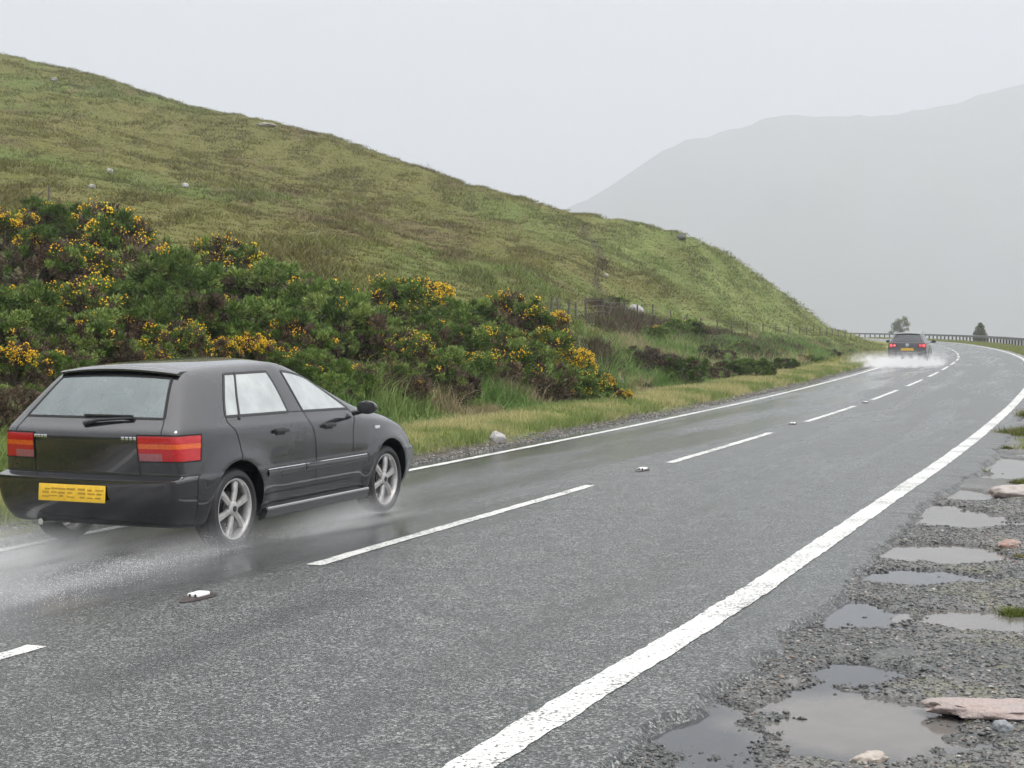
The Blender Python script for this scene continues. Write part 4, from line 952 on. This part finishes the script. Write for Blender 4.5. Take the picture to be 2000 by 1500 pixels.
M_RAIL = simple('galvanised_rail', (.16, .165, .17), .55, .3)
M_POST = simple('dark_post', (.055, .050, .044), .8)
def guard_rail():
    sA, sB = s_at_y(92), float(_cs[-1]-8); D = 6.5
    o0 = off(np.array([sA]), np.array([D]))[0]; root = empty('guard_rail', (o0[0], o0[1], 0)); tag(root, 'long grey metal crash barrier on short posts round the outside of the bend', 'crash barrier')
    sx = np.arange(sA, sB, 2.0); P = off(sx, np.full_like(sx, D)); T = ctan(sx); gz = np.maximum(right_h(P[:, 0], P[:, 1]), -.1)
    bm = bmesh.new(); q = []
    prof = [(.0, .55), (-.045, .575), (-.045, .625), (.0, .655), (.0, .685), (-.045, .715), (-.045, .77), (.0, .80), (.02, .80), (.02, .55)]
    for p, t, g in zip(P, T, gz): q.append([bm.verts.new((p[0]+t[1]*a-o0[0], p[1]-t[0]*a-o0[1], z+.02)) for a, z in prof])
    for a, b in zip(q[:-1], q[1:]):
        for i in range(10): bm.faces.new((a[i], a[(i+1) % 10], b[(i+1) % 10], b[i]))
    bm.faces.new(q[0]); bm.faces.new(q[-1][::-1]); bmesh.ops.recalc_face_normals(bm, faces=bm.faces); bm_obj('rail', bm, [M_RAIL], root)
    ps = np.linspace(sA+1, sB-1, 92); pp = off(ps, np.full_like(ps, D+.10)); first = None
    for i, (p, s_) in enumerate(zip(pp, ps)):
        if first is None:
            bm = bmesh.new(); bm_box(bm, (0, 0, .27), (.15, .20, 1.08), .012); first = bm_obj('post', bm, [M_POST], root, False); c = first
        else: c = first.copy(); COL.objects.link(c); c.parent = root
        c.location = (p[0]-o0[0], p[1]-o0[1], -.08)
guard_rail()

# ------------------------------------------------------------------ gorse and shrubs
GREENS = np.array([(.068, .118, .020), (.100, .162, .029), (.135, .20, .038), (.18, .235, .060)])
BROWNS = np.array([(.085, .058, .038), (.115, .080, .052), (.14, .10, .066), (.068, .05, .032)])
DEAD = np.array([(.17, .095, .062), (.14, .085, .055), (.11, .07, .045)])
def gorse_proto(seed, brown=.25, flower=.0, nclump=190, pal=GREENS, bpal=BROWNS, nshoot=78, fl_n=30):
    r = np.random.default_rng(seed); n = nclump
    nl = 17; dl = r.normal(size=(nl, 3)); dl[:, 2] = np.abs(dl[:, 2])*.95-.12*r.random(nl); dl /= np.linalg.norm(dl, axis=1, keepdims=True)
    LC = dl*r.uniform(.50, .80, (nl, 1))*np.array([1, 1, .92]); LC[:, 2] = np.maximum(LC[:, 2]+.28, .15); LR = r.uniform(.22, .40, nl)
    LC = np.r_[LC, [[0, 0, .5]]]; LR = np.r_[LR, .5]; dl = np.r_[dl, [[0, 0, 1]]]; nl += 1
    li = r.choice(nl, n, p=LR**2/np.sum(LR**2)); d = r.normal(size=(n, 3))+dl[li]*.8+np.array([0, 0, .25]); d /= np.linalg.norm(d, axis=1, keepdims=True)
    C = LC[li]+d*(LR[li]*r.uniform(.75, 1.05, n))[:, None]; C[:, 2] = np.maximum(C[:, 2], .05); rad = np.full(n, .8)
    cs = r.uniform(.07, .14, n); lb = r.random(nl) < brown*np.where(LC[:, 2] < .6, 1.3, .75); isb = np.where(r.random(n) < .82, lb[li], r.random(n) < brown)
    lt = r.uniform(.78, 1.22, nl); lg = r.integers(0, len(pal), nl)
    cc = np.where(isb[:, None], bpal[r.integers(0, len(bpal), n)], pal[np.where(r.random(n) < .6, lg[li], r.integers(0, len(pal), n))])*lt[li][:, None]*r.uniform(.8, 1.2, (n, 1))
    k = nshoot; ofs = r.normal(size=(n, k, 3)); ofs /= np.linalg.norm(ofs, axis=2, keepdims=True); ofs *= (r.random((n, k, 1))**.45)
    O = C[:, None]+ofs*cs[:, None, None]; u = ofs*1.0+d[:, None]*.55+np.array([0, 0, .55])+r.normal(size=(n, k, 3))*.35; u /= np.linalg.norm(u, axis=2, keepdims=True)
    ln = r.uniform(.04, .11, (n, k, 1)); sd_ = np.cross(u, r.normal(size=(n, k, 3))); sd_ /= np.linalg.norm(sd_, axis=2, keepdims=True)
    wd = r.uniform(.009, .017, (n, k, 1))
    Vt = np.stack([O-u*ln*.35, O+sd_*wd+u*ln*.1, O+u*ln*.75, O-sd_*wd+u*ln*.1], 2).reshape(-1, 3); Vt[:, 2] = np.maximum(Vt[:, 2], -.05)
    col = (cc[:, None]*r.uniform(.72, 1.32, (n, k, 1))); col = np.repeat(col.reshape(-1, 3), 4, 0)
    Fq = np.arange(n*k*4).reshape(-1, 4); fol = np_mesh('foliage', Vt, Fq, col); fol.materials.append(M_LEAF)
    out = {'foliage': fol}
    if flower > 0:
        lf = r.random(nl) < (.85 if flower > .2 else .5); sel = np.flatnonzero((r.random(n) < flower) & lf[li] & (d[:, 2] > -.35)); m = len(sel); q = fl_n
        o2 = r.normal(size=(m, q, 3)); o2 /= np.linalg.norm(o2, axis=2, keepdims=True); o2 = o2*.8+d[sel][:, None]*.55+np.array([0, 0, .25])
        FP = (C[sel][:, None]+o2*cs[sel][:, None, None]*1.12).reshape(-1, 3); sz = r.uniform(.011, .026, len(FP))
        T = np.array([(1, 0, 0), (-1, 0, 0), (0, 1, 0), (0, -1, 0), (0, 0, 1), (0, 0, -.8)]); tri = np.array([(0, 2, 4), (2, 1, 4), (1, 3, 4), (3, 0, 4), (2, 0, 5), (1, 2, 5), (3, 1, 5), (0, 3, 5)])
        VV = (FP[:, None]+T[None]*sz[:, None, None]*r.uniform(.7, 1.3, (len(FP), 6, 1))).reshape(-1, 3)
        yc = np.array([(.86, .56, .012), (.82, .48, .010), (.90, .66, .03), (.70, .36, .010)])[r.integers(0, 4, len(FP))]
        fm = np_mesh('flowers', VV, (tri[None]+np.arange(len(FP))[:, None, None]*6).reshape(-1, 3), np.repeat(yc, 6, 0)); fm.materials.append(M_FLOWER); out['flowers'] = fm
    bm = bmesh.new()
    for i in range(11):
        a = r.uniform(0, 6.28); e = d[r.integers(0, n)]; p0 = Vector((math.cos(a)*.08, math.sin(a)*.08, -.1)); p3 = Vector((e[0]*.85, e[1]*.85, max(.25, e[2]*.8+.25)))
        bm_tube(bm, [p0, p0.lerp(p3, .35)+Vector((0, 0, .10)), p0.lerp(p3, .7)+Vector((r.normal()*.05, r.normal()*.05, .05)), p3], [.028, .02, .013, .005], 5)
    br = bpy.data.meshes.new('branches'); bm.to_mesh(br); bm.free(); br.materials.append(M_WOODY); out['branches'] = br
    return out
M_WOODY = simple('woody_stem', (.085, .060, .042), .8, nscale=20)
PROTO = {'green': [gorse_proto(11, .16, .04), gorse_proto(12, .24, .06), gorse_proto(13, .10, .02)], 'dark': [gorse_proto(21, .10, .0, pal=GREENS[:3]*.85), gorse_proto(22, .3, 0, pal=GREENS[:3]*.85)],
         'flower': [gorse_proto(31, .30, .30, fl_n=11), gorse_proto(32, .46, .36, fl_n=11)], 'heavy': [gorse_proto(41, .40, .66, fl_n=30), gorse_proto(42, .34, .80, fl_n=30)],
         'brown': [gorse_proto(51, .72, .05, fl_n=14), gorse_proto(52, .62, .10, fl_n=16)], 'dead': [gorse_proto(61, .9, 0, bpal=DEAD)],
         'heath': [gorse_proto(71, .85, 0, nclump=130, bpal=BROWNS*.8), gorse_proto(72, .55, 0, nclump=130, pal=GREENS*1.1)], 'sage': [gorse_proto(81, .2, 0, nclump=130, pal=np.array([(.09, .13, .05), (.075, .12, .04)]))]}
def shrub(name, cat, label, x, y, w, kind, group, hs=1.0, seed=0):
    X, Y, z = ray_ground(x, y+.42*w*hs); r = random.Random(seed*7+3); s = w*Y/F/2.15; pr = PROTO[kind][seed % len(PROTO[kind])]
    o = empty(name, (X, Y, z-.05*s), r.uniform(0, 6.28)); o.scale = (s*r.uniform(.92, 1.1), s*r.uniform(.92, 1.1), s*hs*r.uniform(.92, 1.06)); tag(o, label, cat, group)
    for k, me in pr.items():
        c = bpy.data.objects.new(k, me); COL.objects.link(c); c.parent = o
    return o
GO = 'gorse bushes in the thicket behind the hatchback'
GORSE = [
 (8, 425, 120, 'heavy', 'gorse thick with yellow flowers at the top left edge of the thicket'),
 (95, 405, 120, 'green', 'green gorse beside the thin post at the top of the thicket'),
 (175, 408, 100, 'green', 'sprawling green gorse on the top rim, right of the thin post'),
 (240, 440, 165, 'flower', 'broad domed gorse with yellow tips over bare brown stems on the top rim'),
 (60, 475, 150, 'green', 'green gorse just below the heavily flowering one at the left edge'),
 (175, 490, 140, 'flower', 'gorse with scattered yellow flowers below the broad domed gorse'),
 (325, 490, 170, 'green', 'big fresh green gorse right of the broad domed gorse'),
 (430, 488, 130, 'flower', 'rounded gorse with speckled yellow flowers on the upper rim'),
 (520, 520, 140, 'green', 'pale green gorse on the upper rim above the tail of the hatchback roof'),
 (610, 555, 150, 'green', 'dense green gorse on the upper rim, left of the thicket middle'),
 (15, 575, 160, 'dark', 'dark green gorse hollow at the left edge of the photo'),
 (140, 575, 160, 'flower', 'brown-stemmed gorse with yellow sprigs above the hatchback rear window'),
 (255, 560, 130, 'dark', 'dark green gorse in the middle of the left thicket'),
 (365, 590, 160, 'dark', 'dark green gorse above the hatchback roof'),
 (365, 525, 70, 'flower', 'small gorse sprinkled with yellow between two big green bushes'),
 (470, 590, 170, 'green', 'wide plain green gorse in the heart of the thicket'),
 (570, 630, 150, 'green', 'plain green gorse uphill of the twin yellow bushes'),
 (680, 600, 150, 'green', 'tall green gorse left of the flowering group on the upper rim'),
 (765, 560, 120, 'flower', 'gorse with a few yellow tips at the upper rim, left of the bright one'),
 (833, 562, 105, 'heavy', 'bright yellow flowering gorse standing highest on the middle rim'),
 (905, 595, 120, 'green', 'green gorse between the two yellow bushes of the upper rim'),
 (1005, 592, 120, 'flower', 'gorse with a yellow crest near the right end of the upper rim'),
 (1072, 618, 85, 'heavy', 'compact bright yellow gorse at the top right corner of the thicket'),
 (28, 685, 120, 'heavy', 'low gorse crowded with yellow flowers beside the hatchback tail'),
 (110, 690, 110, 'green', 'small plain green gorse beside the low yellow one at the left'),
 (175, 640, 140, 'brown', 'brown twiggy gorse above the rear end of the hatchback roof'),
 (255, 675, 95, 'flower', 'gorse with a strip of yellow flowers just above the hatchback roof'),
 (345, 655, 115, 'flower', 'half yellow gorse low in the thicket, left of the twin yellow bushes'),
 (425, 672, 80, 'heavy', 'left of the twin bright yellow gorse bushes just over the hatchback roof'),
 (500, 668, 95, 'heavy', 'right of the twin bright yellow gorse bushes just over the hatchback roof'),
 (595, 690, 120, 'green', 'green gorse right of the twin yellow bushes above the windscreen'),
 (680, 650, 75, 'dead', 'dead reddish brown bush amid green gorse'),
 (745, 635, 120, 'green', 'green gorse in the middle of the right half of the thicket'),
 (785, 675, 105, 'flower', 'gorse with orange-yellow sprigs low in the middle of the thicket'),
 (850, 640, 110, 'green', 'green gorse right below the bright rim bush'),
 (858, 710, 120, 'brown', 'brown and green gorse at the foot of the thicket middle'),
 (930, 650, 110, 'flower', 'gorse with a vertical streak of yellow flowers in the right half'),
 (985, 655, 120, 'brown', 'brown twiggy gorse in the right half of the thicket'),
 (945, 700, 100, 'flower', 'yellow-flecked gorse at the foot of the slope above the tall grass'),
 (1040, 700, 130, 'brown', 'large brown gorse by the right foot of the thicket'),
 (1055, 650, 100, 'flower', 'gorse with yellow flecks near the right end of the thicket'),
 (1112, 685, 95, 'heavy', 'bright yellow gorse on the right flank of the thicket'),
 (1130, 730, 90, 'flower', 'low brown gorse with yellow tips at the right foot of the thicket'),
 (1172, 738, 58, 'heavy', 'small bright yellow gorse at the far right foot of the thicket'),
 (1218, 765, 34, 'heavy', 'tiny yellow gorse in front of the grey boulder'),
 (690, 722, 95, 'green', 'green gorse just above the hatchback wing mirror'),
 (775, 722, 105, 'brown', 'brown gorse with a few flowers above the hatchback bonnet'),
 (640, 745, 90, 'green', 'low green gorse beside the hatchback windscreen pillar'),
 (25, 765, 110, 'brown', 'brown gorse directly behind the hatchback tail'),
 (560, 700, 90, 'green', 'small green gorse peeping over the hatchback roof front'),
 (650, 655, 70, 'green', 'small green gorse left of the dead reddish bush'),
 (8, 630, 130, 'brown', 'brown twiggy gorse at the left edge above the low yellow one'),
 (240, 622, 125, 'green', 'green gorse between the brown twiggy bush and the yellow strip above the roof'),
 (420, 625, 110, 'dark', 'dark green gorse just uphill of the left twin yellow bush'),
 (70, 570, 110, 'green', 'green gorse between the dark left hollow and the yellow-sprigged bush')]
for i, (x, y, w_, k, lb) in enumerate(GORSE): shrub('gorse_bush', 'gorse', lb, x, y, w_*(1.32 if k == 'heavy' else 1.52), k, GO, .95, i)
SH = 'shrubs along the foot of the hill'
for i, (x, y, w_, k, lb) in enumerate([
 (1270, 690, 95, 'heath', 'brown heathery shrub right of the grey boulder'), (1325, 705, 105, 'dark', 'dark green shrub in the middle of the roadside bank'), (1375, 712, 70, 'heath', 'brown shrub at the verge edge, right of the middle dark one'),
 (1422, 712, 62, 'dark', 'rounded green shrub standing just left of the densest dark one'), (1470, 704, 72, 'dark', 'densest dark green shrub near the verge'), (1535, 705, 42, 'dark', 'small dark shrub right of the densest one'), (1578, 692, 42, 'green', 'bright green shrub near the far end of the bank'),
 (1245, 745, 40, 'sage', 'pale green tuft of a shrub right of the tiny yellow gorse'), (1330, 632, 70, 'green', 'green shrub on the hill foot below the long fence start'), (1285, 640, 55, 'green', 'green shrub below the white boulder'),
 (1168, 588, 36, 'heath', 'dark heather clump left of the gully foot'), (1203, 580, 38, 'heath', 'dark heather clump right of the gully foot'), (1390, 680, 60, 'heath', 'wide brown heather clump halfway along the bank'),
 (1450, 672, 50, 'heath', 'brown heather clump above the densest dark shrub'), (1620, 686, 34, 'heath', 'brown clump with withered stems near the bank end'), (1655, 684, 24, 'dark', 'smallest dark shrub at the end of the bank')]):
    shrub('hill_shrub', 'shrub', lb, x, y, w_*1.45, k, SH, .74, i+60)

# ------------------------------------------------------------------ grass
def blades(name, P, h, wd, lean, col, nb, spread, mat=M_GRASS, two=True):
    """nb blades round each point"""
    n = len(P); N = n*nb; B = np.repeat(P, nb, 0)+np.c_[rng.normal(size=(N, 2))*np.repeat(spread, nb)[:, None], np.zeros(N)]
    hh = np.repeat(h, nb)*rng.uniform(.55, 1.15, N); ww = np.repeat(wd, nb)*rng.uniform(.7, 1.3, N); a = rng.uniform(0, 6.283, N); b = rng.uniform(0, 6.283, N)
    sx = np.c_[np.cos(a), np.sin(a), 0*a]*ww[:, None]*.5; le = np.repeat(lean, nb)*rng.uniform(.2, 1.3, N)*hh
    ld = np.c_[np.cos(b), np.sin(b), 0*b]*le[:, None]
    c = np.repeat(col, nb, 0)*rng.uniform(.75, 1.28, (N, 1)); B[:, 2] -= .02
    up = np.array([0, 0, 1.0])
    if two:
        M = B+up*hh[:, None]*.6+ld*.35; T = B+up*hh[:, None]*np.sqrt(np.clip(1-(le/np.maximum(hh, 1e-4))**2*.35, .3, 1))[:, None]+ld
        V = np.stack([B-sx, B+sx, M+sx*.75, M-sx*.75, T], 1).reshape(-1, 3); i = np.arange(N)[:, None]*5
        Fc = np.concatenate([i+np.array([0, 1, 2]), i+np.array([0, 2, 3]), i+np.array([3, 2, 4])]); cv = np.repeat(c, 5, 0)
    else:
        V = np.stack([B-sx, B+sx, B+up*hh[:, None]+ld], 1).reshape(-1, 3); Fc = np.arange(N*3).reshape(-1, 3); cv = np.repeat(c, 3, 0)
    return link(name, np_mesh(name, V, Fc, cv), mat)
def hill_pts(n, x0, x1, t0, t1):
    x = rng.uniform(x0, x1, n); t = rng.uniform(t0, t1, n); a = np.interp(x, hx, y0); b = np.interp(np.clip(x, -1500, 1790), _hx, _hZ[:, 6])
    Y = a+(np.maximum(b, a+8)-a)*t; X = (x-1000)/F*Y; return X, Y, x, t
X, Y, x, t = hill_pts(92000, -260, 1725, .16, 1.04); z = left_h(X, Y)
c = left_col(X, Y); hm = sstep(-.3, .3, fbm(X*.75+5, Y*.24, 165, 4)); c = lerp(c*np.array([.80, .72, .72]), c*1.08, hm[:, None])*rng.uniform(.75, 1.3, (len(X), 1)); st = rng.random(len(X)) < .12; c[st] = lerp(c[st], np.array([.26, .23, .12]), .5); dk = rng.random(len(X)) < .12; c[dk] = lerp(c[dk], np.array([.05, .045, .022]), .6)
o = blades('moor_grass', np.c_[X, Y, z], (.07+.15*sstep(-.15, .35, fbm(X*.8, Y*.28, 161, 3)))*rng.uniform(.6, 1.3, len(X)), .022+Y*.00036, np.full(len(X), 1.1), c, 8, .06+.0016*Y, two=False); tag(o, 'rough olive and brown moor grass covering the open hillside', None, kind='stuff')
# heather and bracken along the foot of the hill
X, Y, x, t = hill_pts(16000, 1150, 1715, .07, .48); z = left_h(X, Y); _s, _d = sd_of(X, Y); k = (fbm(X*.35, Y*.2, 131, 3)+.15*rng.random(len(X)) > .06) & (-_d-DL(_s) > 4.2+1.2*fbm(X*.2, Y*.2, 133, 2)); X, Y, z = X[k], Y[k], z[k]
c = np.array([(.085, .052, .036), (.10, .07, .045), (.07, .055, .03), (.075, .095, .032)])[rng.integers(0, 4, len(X))]
o = blades('heather', np.c_[X, Y, z], rng.uniform(.2, .48, len(X)), .030+Y*.0003, np.full(len(X), .8), c, 10, np.full(len(X), .16), two=False); tag(o, 'brown heather and bracken along the foot of the hill', None, kind='stuff')
# tall green grass between the verge and the gorse
n = 15000; sp = S0+9+88*rng.random(n)**1.25; e = 2.1+4.8*rng.random(n)**1.1; P = off(sp, -DL(sp)-e); xi = 1000+F*P[:, 0]/np.maximum(P[:, 1], 1); k = (P[:, 1] > 8) & ((e < 3.4) | (rng.random(n) < sstep(560, 700, xi)*(1-.97*sstep(3.6, 4.6, e)*(xi < 1190))*(1-.72*(xi > 1235)*sstep(2.6, 3.6, e)))); P, sp, e = P[k], sp[k], e[k]; z = left_h(P[:, 0], P[:, 1]); n = len(z)
pn = fbm(P[:, 0]*.55, P[:, 1]*.55, 141, 3); c = lerp(np.array([.115, .20, .045]), np.array([.21, .27, .08]), sstep(-.3, .4, pn)[:, None]); c = np.where((pn > .24)[:, None], np.array([.30, .25, .14]), c)
o = blades('tall_grass', np.c_[P, z], np.where(e < 3, .25, .5)*rng.uniform(.6, 1.25, n)*sstep(1.9, 3.2, e), np.full(n, .013)+P[:, 1]*.00016, np.full(n, .8), c, 13, np.full(n, .10)); tag(o, 'tall lush grass between the mown verge and the gorse', None, kind='stuff')
# short verge grass
n = 52000; sp = S0+8+105*rng.random(n)**1.55; e = .72+2.6*rng.random(n); e = e+.10*fbm(sp*1.2, sp*0, 151, 3); P = off(sp, -DL(sp)-e); z = left_h(P[:, 0], P[:, 1])
pn = fbm(P[:, 0]*.9, P[:, 1]*.9, 153, 3); c = lerp(np.array([.18, .235, .065]), np.array([.40, .365, .17]), sstep(-.35, .35, pn+.35*(sstep(.9, 1.8, e)-.4))[:, None])
o = blades('verge_grass', np.c_[P, z], rng.uniform(.05, .13, n)*(1+.7*sstep(1.2, .8, e)), .008+P[:, 1]*.00022, np.full(n, .8), c, 6, np.full(n, .05), two=False); tag(o, 'short grass on the verge along the left edge of the road', None, kind='stuff')
n = 14000; sp = S0+25+230*rng.random(n)**1.5; e = .75+(2.1+5*(sp < S0+80))*rng.random(n)**1.4; P = off(sp, DR(sp)+e); z = right_h(P[:, 0], P[:, 1])
c = lerp(np.array([.15, .21, .045]), np.array([.28, .27, .09]), rng.random((n, 1))); o = blades('outer_verge_grass', np.c_[P, z], rng.uniform(.06, .15, n), .010+P[:, 1]*.00025, np.full(n, .7), c, 7, np.full(n, .09), two=False); tag(o, 'grass on the outer verge inside the crash barrier', None, kind='stuff')
# grass in the lay-by, each clump a thing
def tuft(label, x, y, wpx, hpx, dens, straw=.25, seed=0):
    X, Y = gpx(x, y); k = Y/F; a, h = wpx*k/2, hpx*k; n = int(dens)
    q = rng.normal(size=(n, 2))*np.array([a*.36, a*.30]); z = np.maximum(gravel_h(X+q[:, 0], Y+q[:, 1]), LVL-.01); zb = float(z.min())
    c = np.array([(.11, .15, .025), (.16, .18, .035), (.085, .115, .022)])[rng.integers(0, 3, n)]; m = rng.random(n) < straw; c[m] = (.22, .19, .07)
    o = blades('grass_tuft', np.c_[q, z-zb], rng.uniform(.6, 1.1, n)*h, np.full(n, .006+.0002*Y), np.full(n, .9), c, 7, np.full(n, a*.10)); o.location = (X, Y, zb); tag(o, label, 'grass tuft', 'tufts of grass on the lay-by')
tuft('biggest mossy grass clump beside the white edge line at the right', 2012, 846, 120, 20, 380)
tuft('grass clump behind the big mossy one, right against the photo edge', 2030, 812, 90, 22, 260)
tuft('little dark sprig of grass just below the big mossy clump', 1966, 872, 26, 10, 50, .1)
tuft('thin yellowish strip of grass in the farthest puddle', 1930, 890, 60, 7, 70, .7)
tuft('low green sprigs in the shallow water, left of the dark patch', 1912, 914, 48, 12, 40, .2)
tuft('bright green grass tuft at the right edge by the pale thin puddle', 1980, 1186, 66, 26, 130, .08)
tuft('grass at the right edge above the pale flat rock', 1992, 940, 44, 14, 80, .3)
tuft('yellow-green moss clump below the reddish stone', 1992, 1078, 40, 10, 70, .5)

# ------------------------------------------------------------------ two small trees beyond the barrier
def tree(label, x, ytop, wpx, Y, base_y, seed, blobs):
    X = (x-CX)/F*Y; zt = CAM_H+(HY-ytop)*Y/F; zb = CAM_H+(HY-base_y)*Y/F; k = Y/F; r = np.random.default_rng(seed)
    o = empty('small_tree', (X, Y, zb)); tag(o, label, 'tree', 'small trees beyond the crash barrier'); H = zt-zb; bm = bmesh.new()
    bm_tube(bm, [(0, 0, -.3), (.05, 0, H*.3), (.02, .05, H*.6), (0, 0, H*.9)], [.11, .09, .06, .02], 8); Pn = []
    for bx, bz, br in blobs:
        c = Vector((bx*wpx*k/2, r.uniform(-.2, .2)*wpx*k/2, bz*H)); bm_tube(bm, [(0, 0, max(.15, bz-.4)*H), Vector((0, 0, bz*H*.8)).lerp(c, .5), c], [.05, .035, .012], 6)
        m = int(420*br*br*20); d = r.normal(size=(m, 3)); d /= np.linalg.norm(d, axis=1, keepdims=True); Pn.append(np.array(c)+d*(r.random((m, 1))**.5)*br*wpx*k*np.array([1, 1, .9]))
    bm_obj('trunk', bm, [M_WOODY], o); Q = np.concatenate(Pn); n = len(Q); u = r.normal(size=(n, 3)); u /= np.linalg.norm(u, axis=1, keepdims=True); v = np.cross(u, r.normal(size=(n, 3))); v /= np.linalg.norm(v, axis=1, keepdims=True); s = r.uniform(.05, .12, (n, 1))
    V = np.stack([Q-u*s, Q+v*s*.6, Q+u*s, Q-v*s*.6], 1).reshape(-1, 3); c = np.array([(.085, .105, .028), (.115, .125, .04), (.07, .085, .026)])[r.integers(0, 3, n)]*r.uniform(.8, 1.2, (n, 1))
    link('crown', np_mesh('crown', V, np.arange(n*4).reshape(-1, 4), np.repeat(c, 4, 0)), M_LEAF, o)
tree('small loose two-headed tree beyond the crash barrier behind the estate car', 1759, 618, 40, 270, 675, 5, [(-.5, .70, .22), (-.2, .82, .20), (-.6, .54, .19), (-.2, .60, .22), (.45, .90, .19), (.66, .74, .18), (.38, .72, .15), (.62, .55, .14), (.1, .45, .2), (-.9, .44, .13)])
tree('small pointed bushy tree beyond the crash barrier at the right', 1914, 627, 32, 215, 685, 6, [(.05, .88, .16), (-.1, .74, .24), (.2, .68, .26), (-.35, .58, .26), (.45, .52, .28), (0, .50, .34), (-.45, .42, .26), (.35, .38, .28), (.0, .64, .28), (.22, .80, .16)])

# ------------------------------------------------------------------ spray thrown up by the tyres
def spray(label, parent_loc, rz, x0, x1, y0, y1, h, dens, fall, seed, head=None):
    """a closed low volume of water mist; densest near the road and behind the wheels"""
    bm = bmesh.new(); bm_box(bm, ((x0+x1)/2, (y0+y1)/2, h/2+.012), (x1-x0, y1-y0, h)); me = bpy.data.meshes.new('water_spray'); bm.to_mesh(me); bm.free()
    m = MT('spray_'+str(seed)); m.t.nodes.remove(m.b); pv = m.n('ShaderNodeVolumePrincipled'); pv.inputs['Color'].default_value = (.97, .97, .98, 1); pv.inputs['Anisotropy'].default_value = .0
    tcn = m.n('ShaderNodeTexCoord'); sp_ = m.n('ShaderNodeSeparateXYZ'); m.l(tcn.outputs['Object'], sp_.inputs[0]); x, y, z = sp_.outputs
    n = m.noise(m.coord('Object', (.32, 2.3, 2.2)), 1.6, 4, .6); nn = m.rng(n, .38, .68, .0, 1.0)
    v = m.math('POWER', m.math('SUBTRACT', 1.0, m.math('DIVIDE', z, h), True), fall)
    ends = m.math('MULTIPLY', m.rng(x, x0, x0+(x1-x0)*.45, 0, 1), m.rng(x, x1-(x1-x0)*.18, x1, 1, 0))
    yc = m.math('DIVIDE', m.math('ABSOLUTE', m.math('SUBTRACT', y, (y0+y1)/2)), (y1-y0)/2); yy = m.math('SUBTRACT', 1.0, m.math('POWER', yc, 2.0), True)
    d = m.math('MULTIPLY', m.math('MULTIPLY', v, ends), m.math('MULTIPLY', nn, yy)); m.l(m.math('MULTIPLY', d, dens), pv.inputs['Density'])
    m.l(pv.outputs[0], m.o.inputs['Volume']); o = link('water_spray', me, m.m); o.location = parent_loc; o.rotation_euler = (0, 0, rz); tag(o, label, None, kind='stuff'); return o
spray('white water spray billowing round the wheels of the estate car', es.location, es.rotation_euler.z, -9.0, 2.6, -1.8, 2.5, .85, 4.6, 3.4, 1)
spray('thin water spray trailing along the wet lane behind the hatchback', hb.location, hb.rotation_euler.z, -5.5, .7, -1.45, 1.6, .50, 3.4, 3.6, 2)
spray('thin water spray between the wheels of the hatchback', hb.location, hb.rotation_euler.z, .35, 2.75, -1.30, -.30, .36, 6.0, 3.2, 3)
# droplets flung off the tyres
def droplets(label, base, ctr, n, spread, size, seed):
    r = np.random.default_rng(seed); a = base.rotation_euler.z; ca, sa = math.cos(a), math.sin(a); Pn = []
    for (cx, cy, lx, ly, lz) in ctr:
        q = r.random((n, 3)); x = cx-lx*q[:, 0]**1.4; y = cy+r.normal(size=n)*ly*(.35+q[:, 0]); z = .012+lz*q[:, 1]**3*(1.1-q[:, 0])
        Pn.append(np.c_[x, y, z])
    Q = np.concatenate(Pn); W_ = np.c_[Q[:, 0]*ca-Q[:, 1]*sa+base.location.x, Q[:, 0]*sa+Q[:, 1]*ca+base.location.y, Q[:, 2]]; m = len(W_)
    T = np.array([(1, 0, 0), (-1, 0, 0), (0, 1, 0), (0, -1, 0), (0, 0, 1), (0, 0, -1.0)]); tri = np.array([(0, 2, 4), (2, 1, 4), (1, 3, 4), (3, 0, 4), (2, 0, 5), (1, 2, 5), (3, 1, 5), (0, 3, 5)])
    V = (W_[:, None]+T[None]*(size*r.uniform(.4, 1.3, m)**1.5)[:, None, None]).reshape(-1, 3)
    o = link('water_droplets', np_mesh('water_droplets', V, (tri[None]+np.arange(m)[:, None, None]*6).reshape(-1, 3)), M_DROP, smooth=True); tag(o, label, None, kind='stuff'); return o
M_DROP = simple('white_water', (.72, .74, .77), .15)
droplets('white water droplets flung from the tyres of the hatchback', hb, [(.12, -.78, 2.6, .16, .22), (2.45, -.76, 1.9, .10, .22), (.1, .75, 2.4, .16, .2), (-.9, -.6, 3.2, .35, .06)], 5200, 1, .0020, 5)

# ------------------------------------------------------------------ haze: even rain mist filling the glen
bm = bmesh.new(); bm_box(bm, (0, 3000, 300), (12000, 13000, 740)); me = bpy.data.meshes.new('haze'); bm.to_mesh(me); bm.free()
m = MT('rain_haze'); m.t.nodes.remove(m.b); pv = m.n('ShaderNodeVolumePrincipled'); pv.inputs['Color'].default_value = (.788, .816, .872, 1); pv.inputs['Density'].default_value = .00060; pv.inputs['Anisotropy'].default_value = .25
m.l(pv.outputs[0], m.o.inputs['Volume']); hz = link('haze', me, m.m); tag(hz, 'thin grey rain mist filling the glen', None, kind='stuff')
try: m.m.cycles.homogeneous_volume = True
except Exception: pass
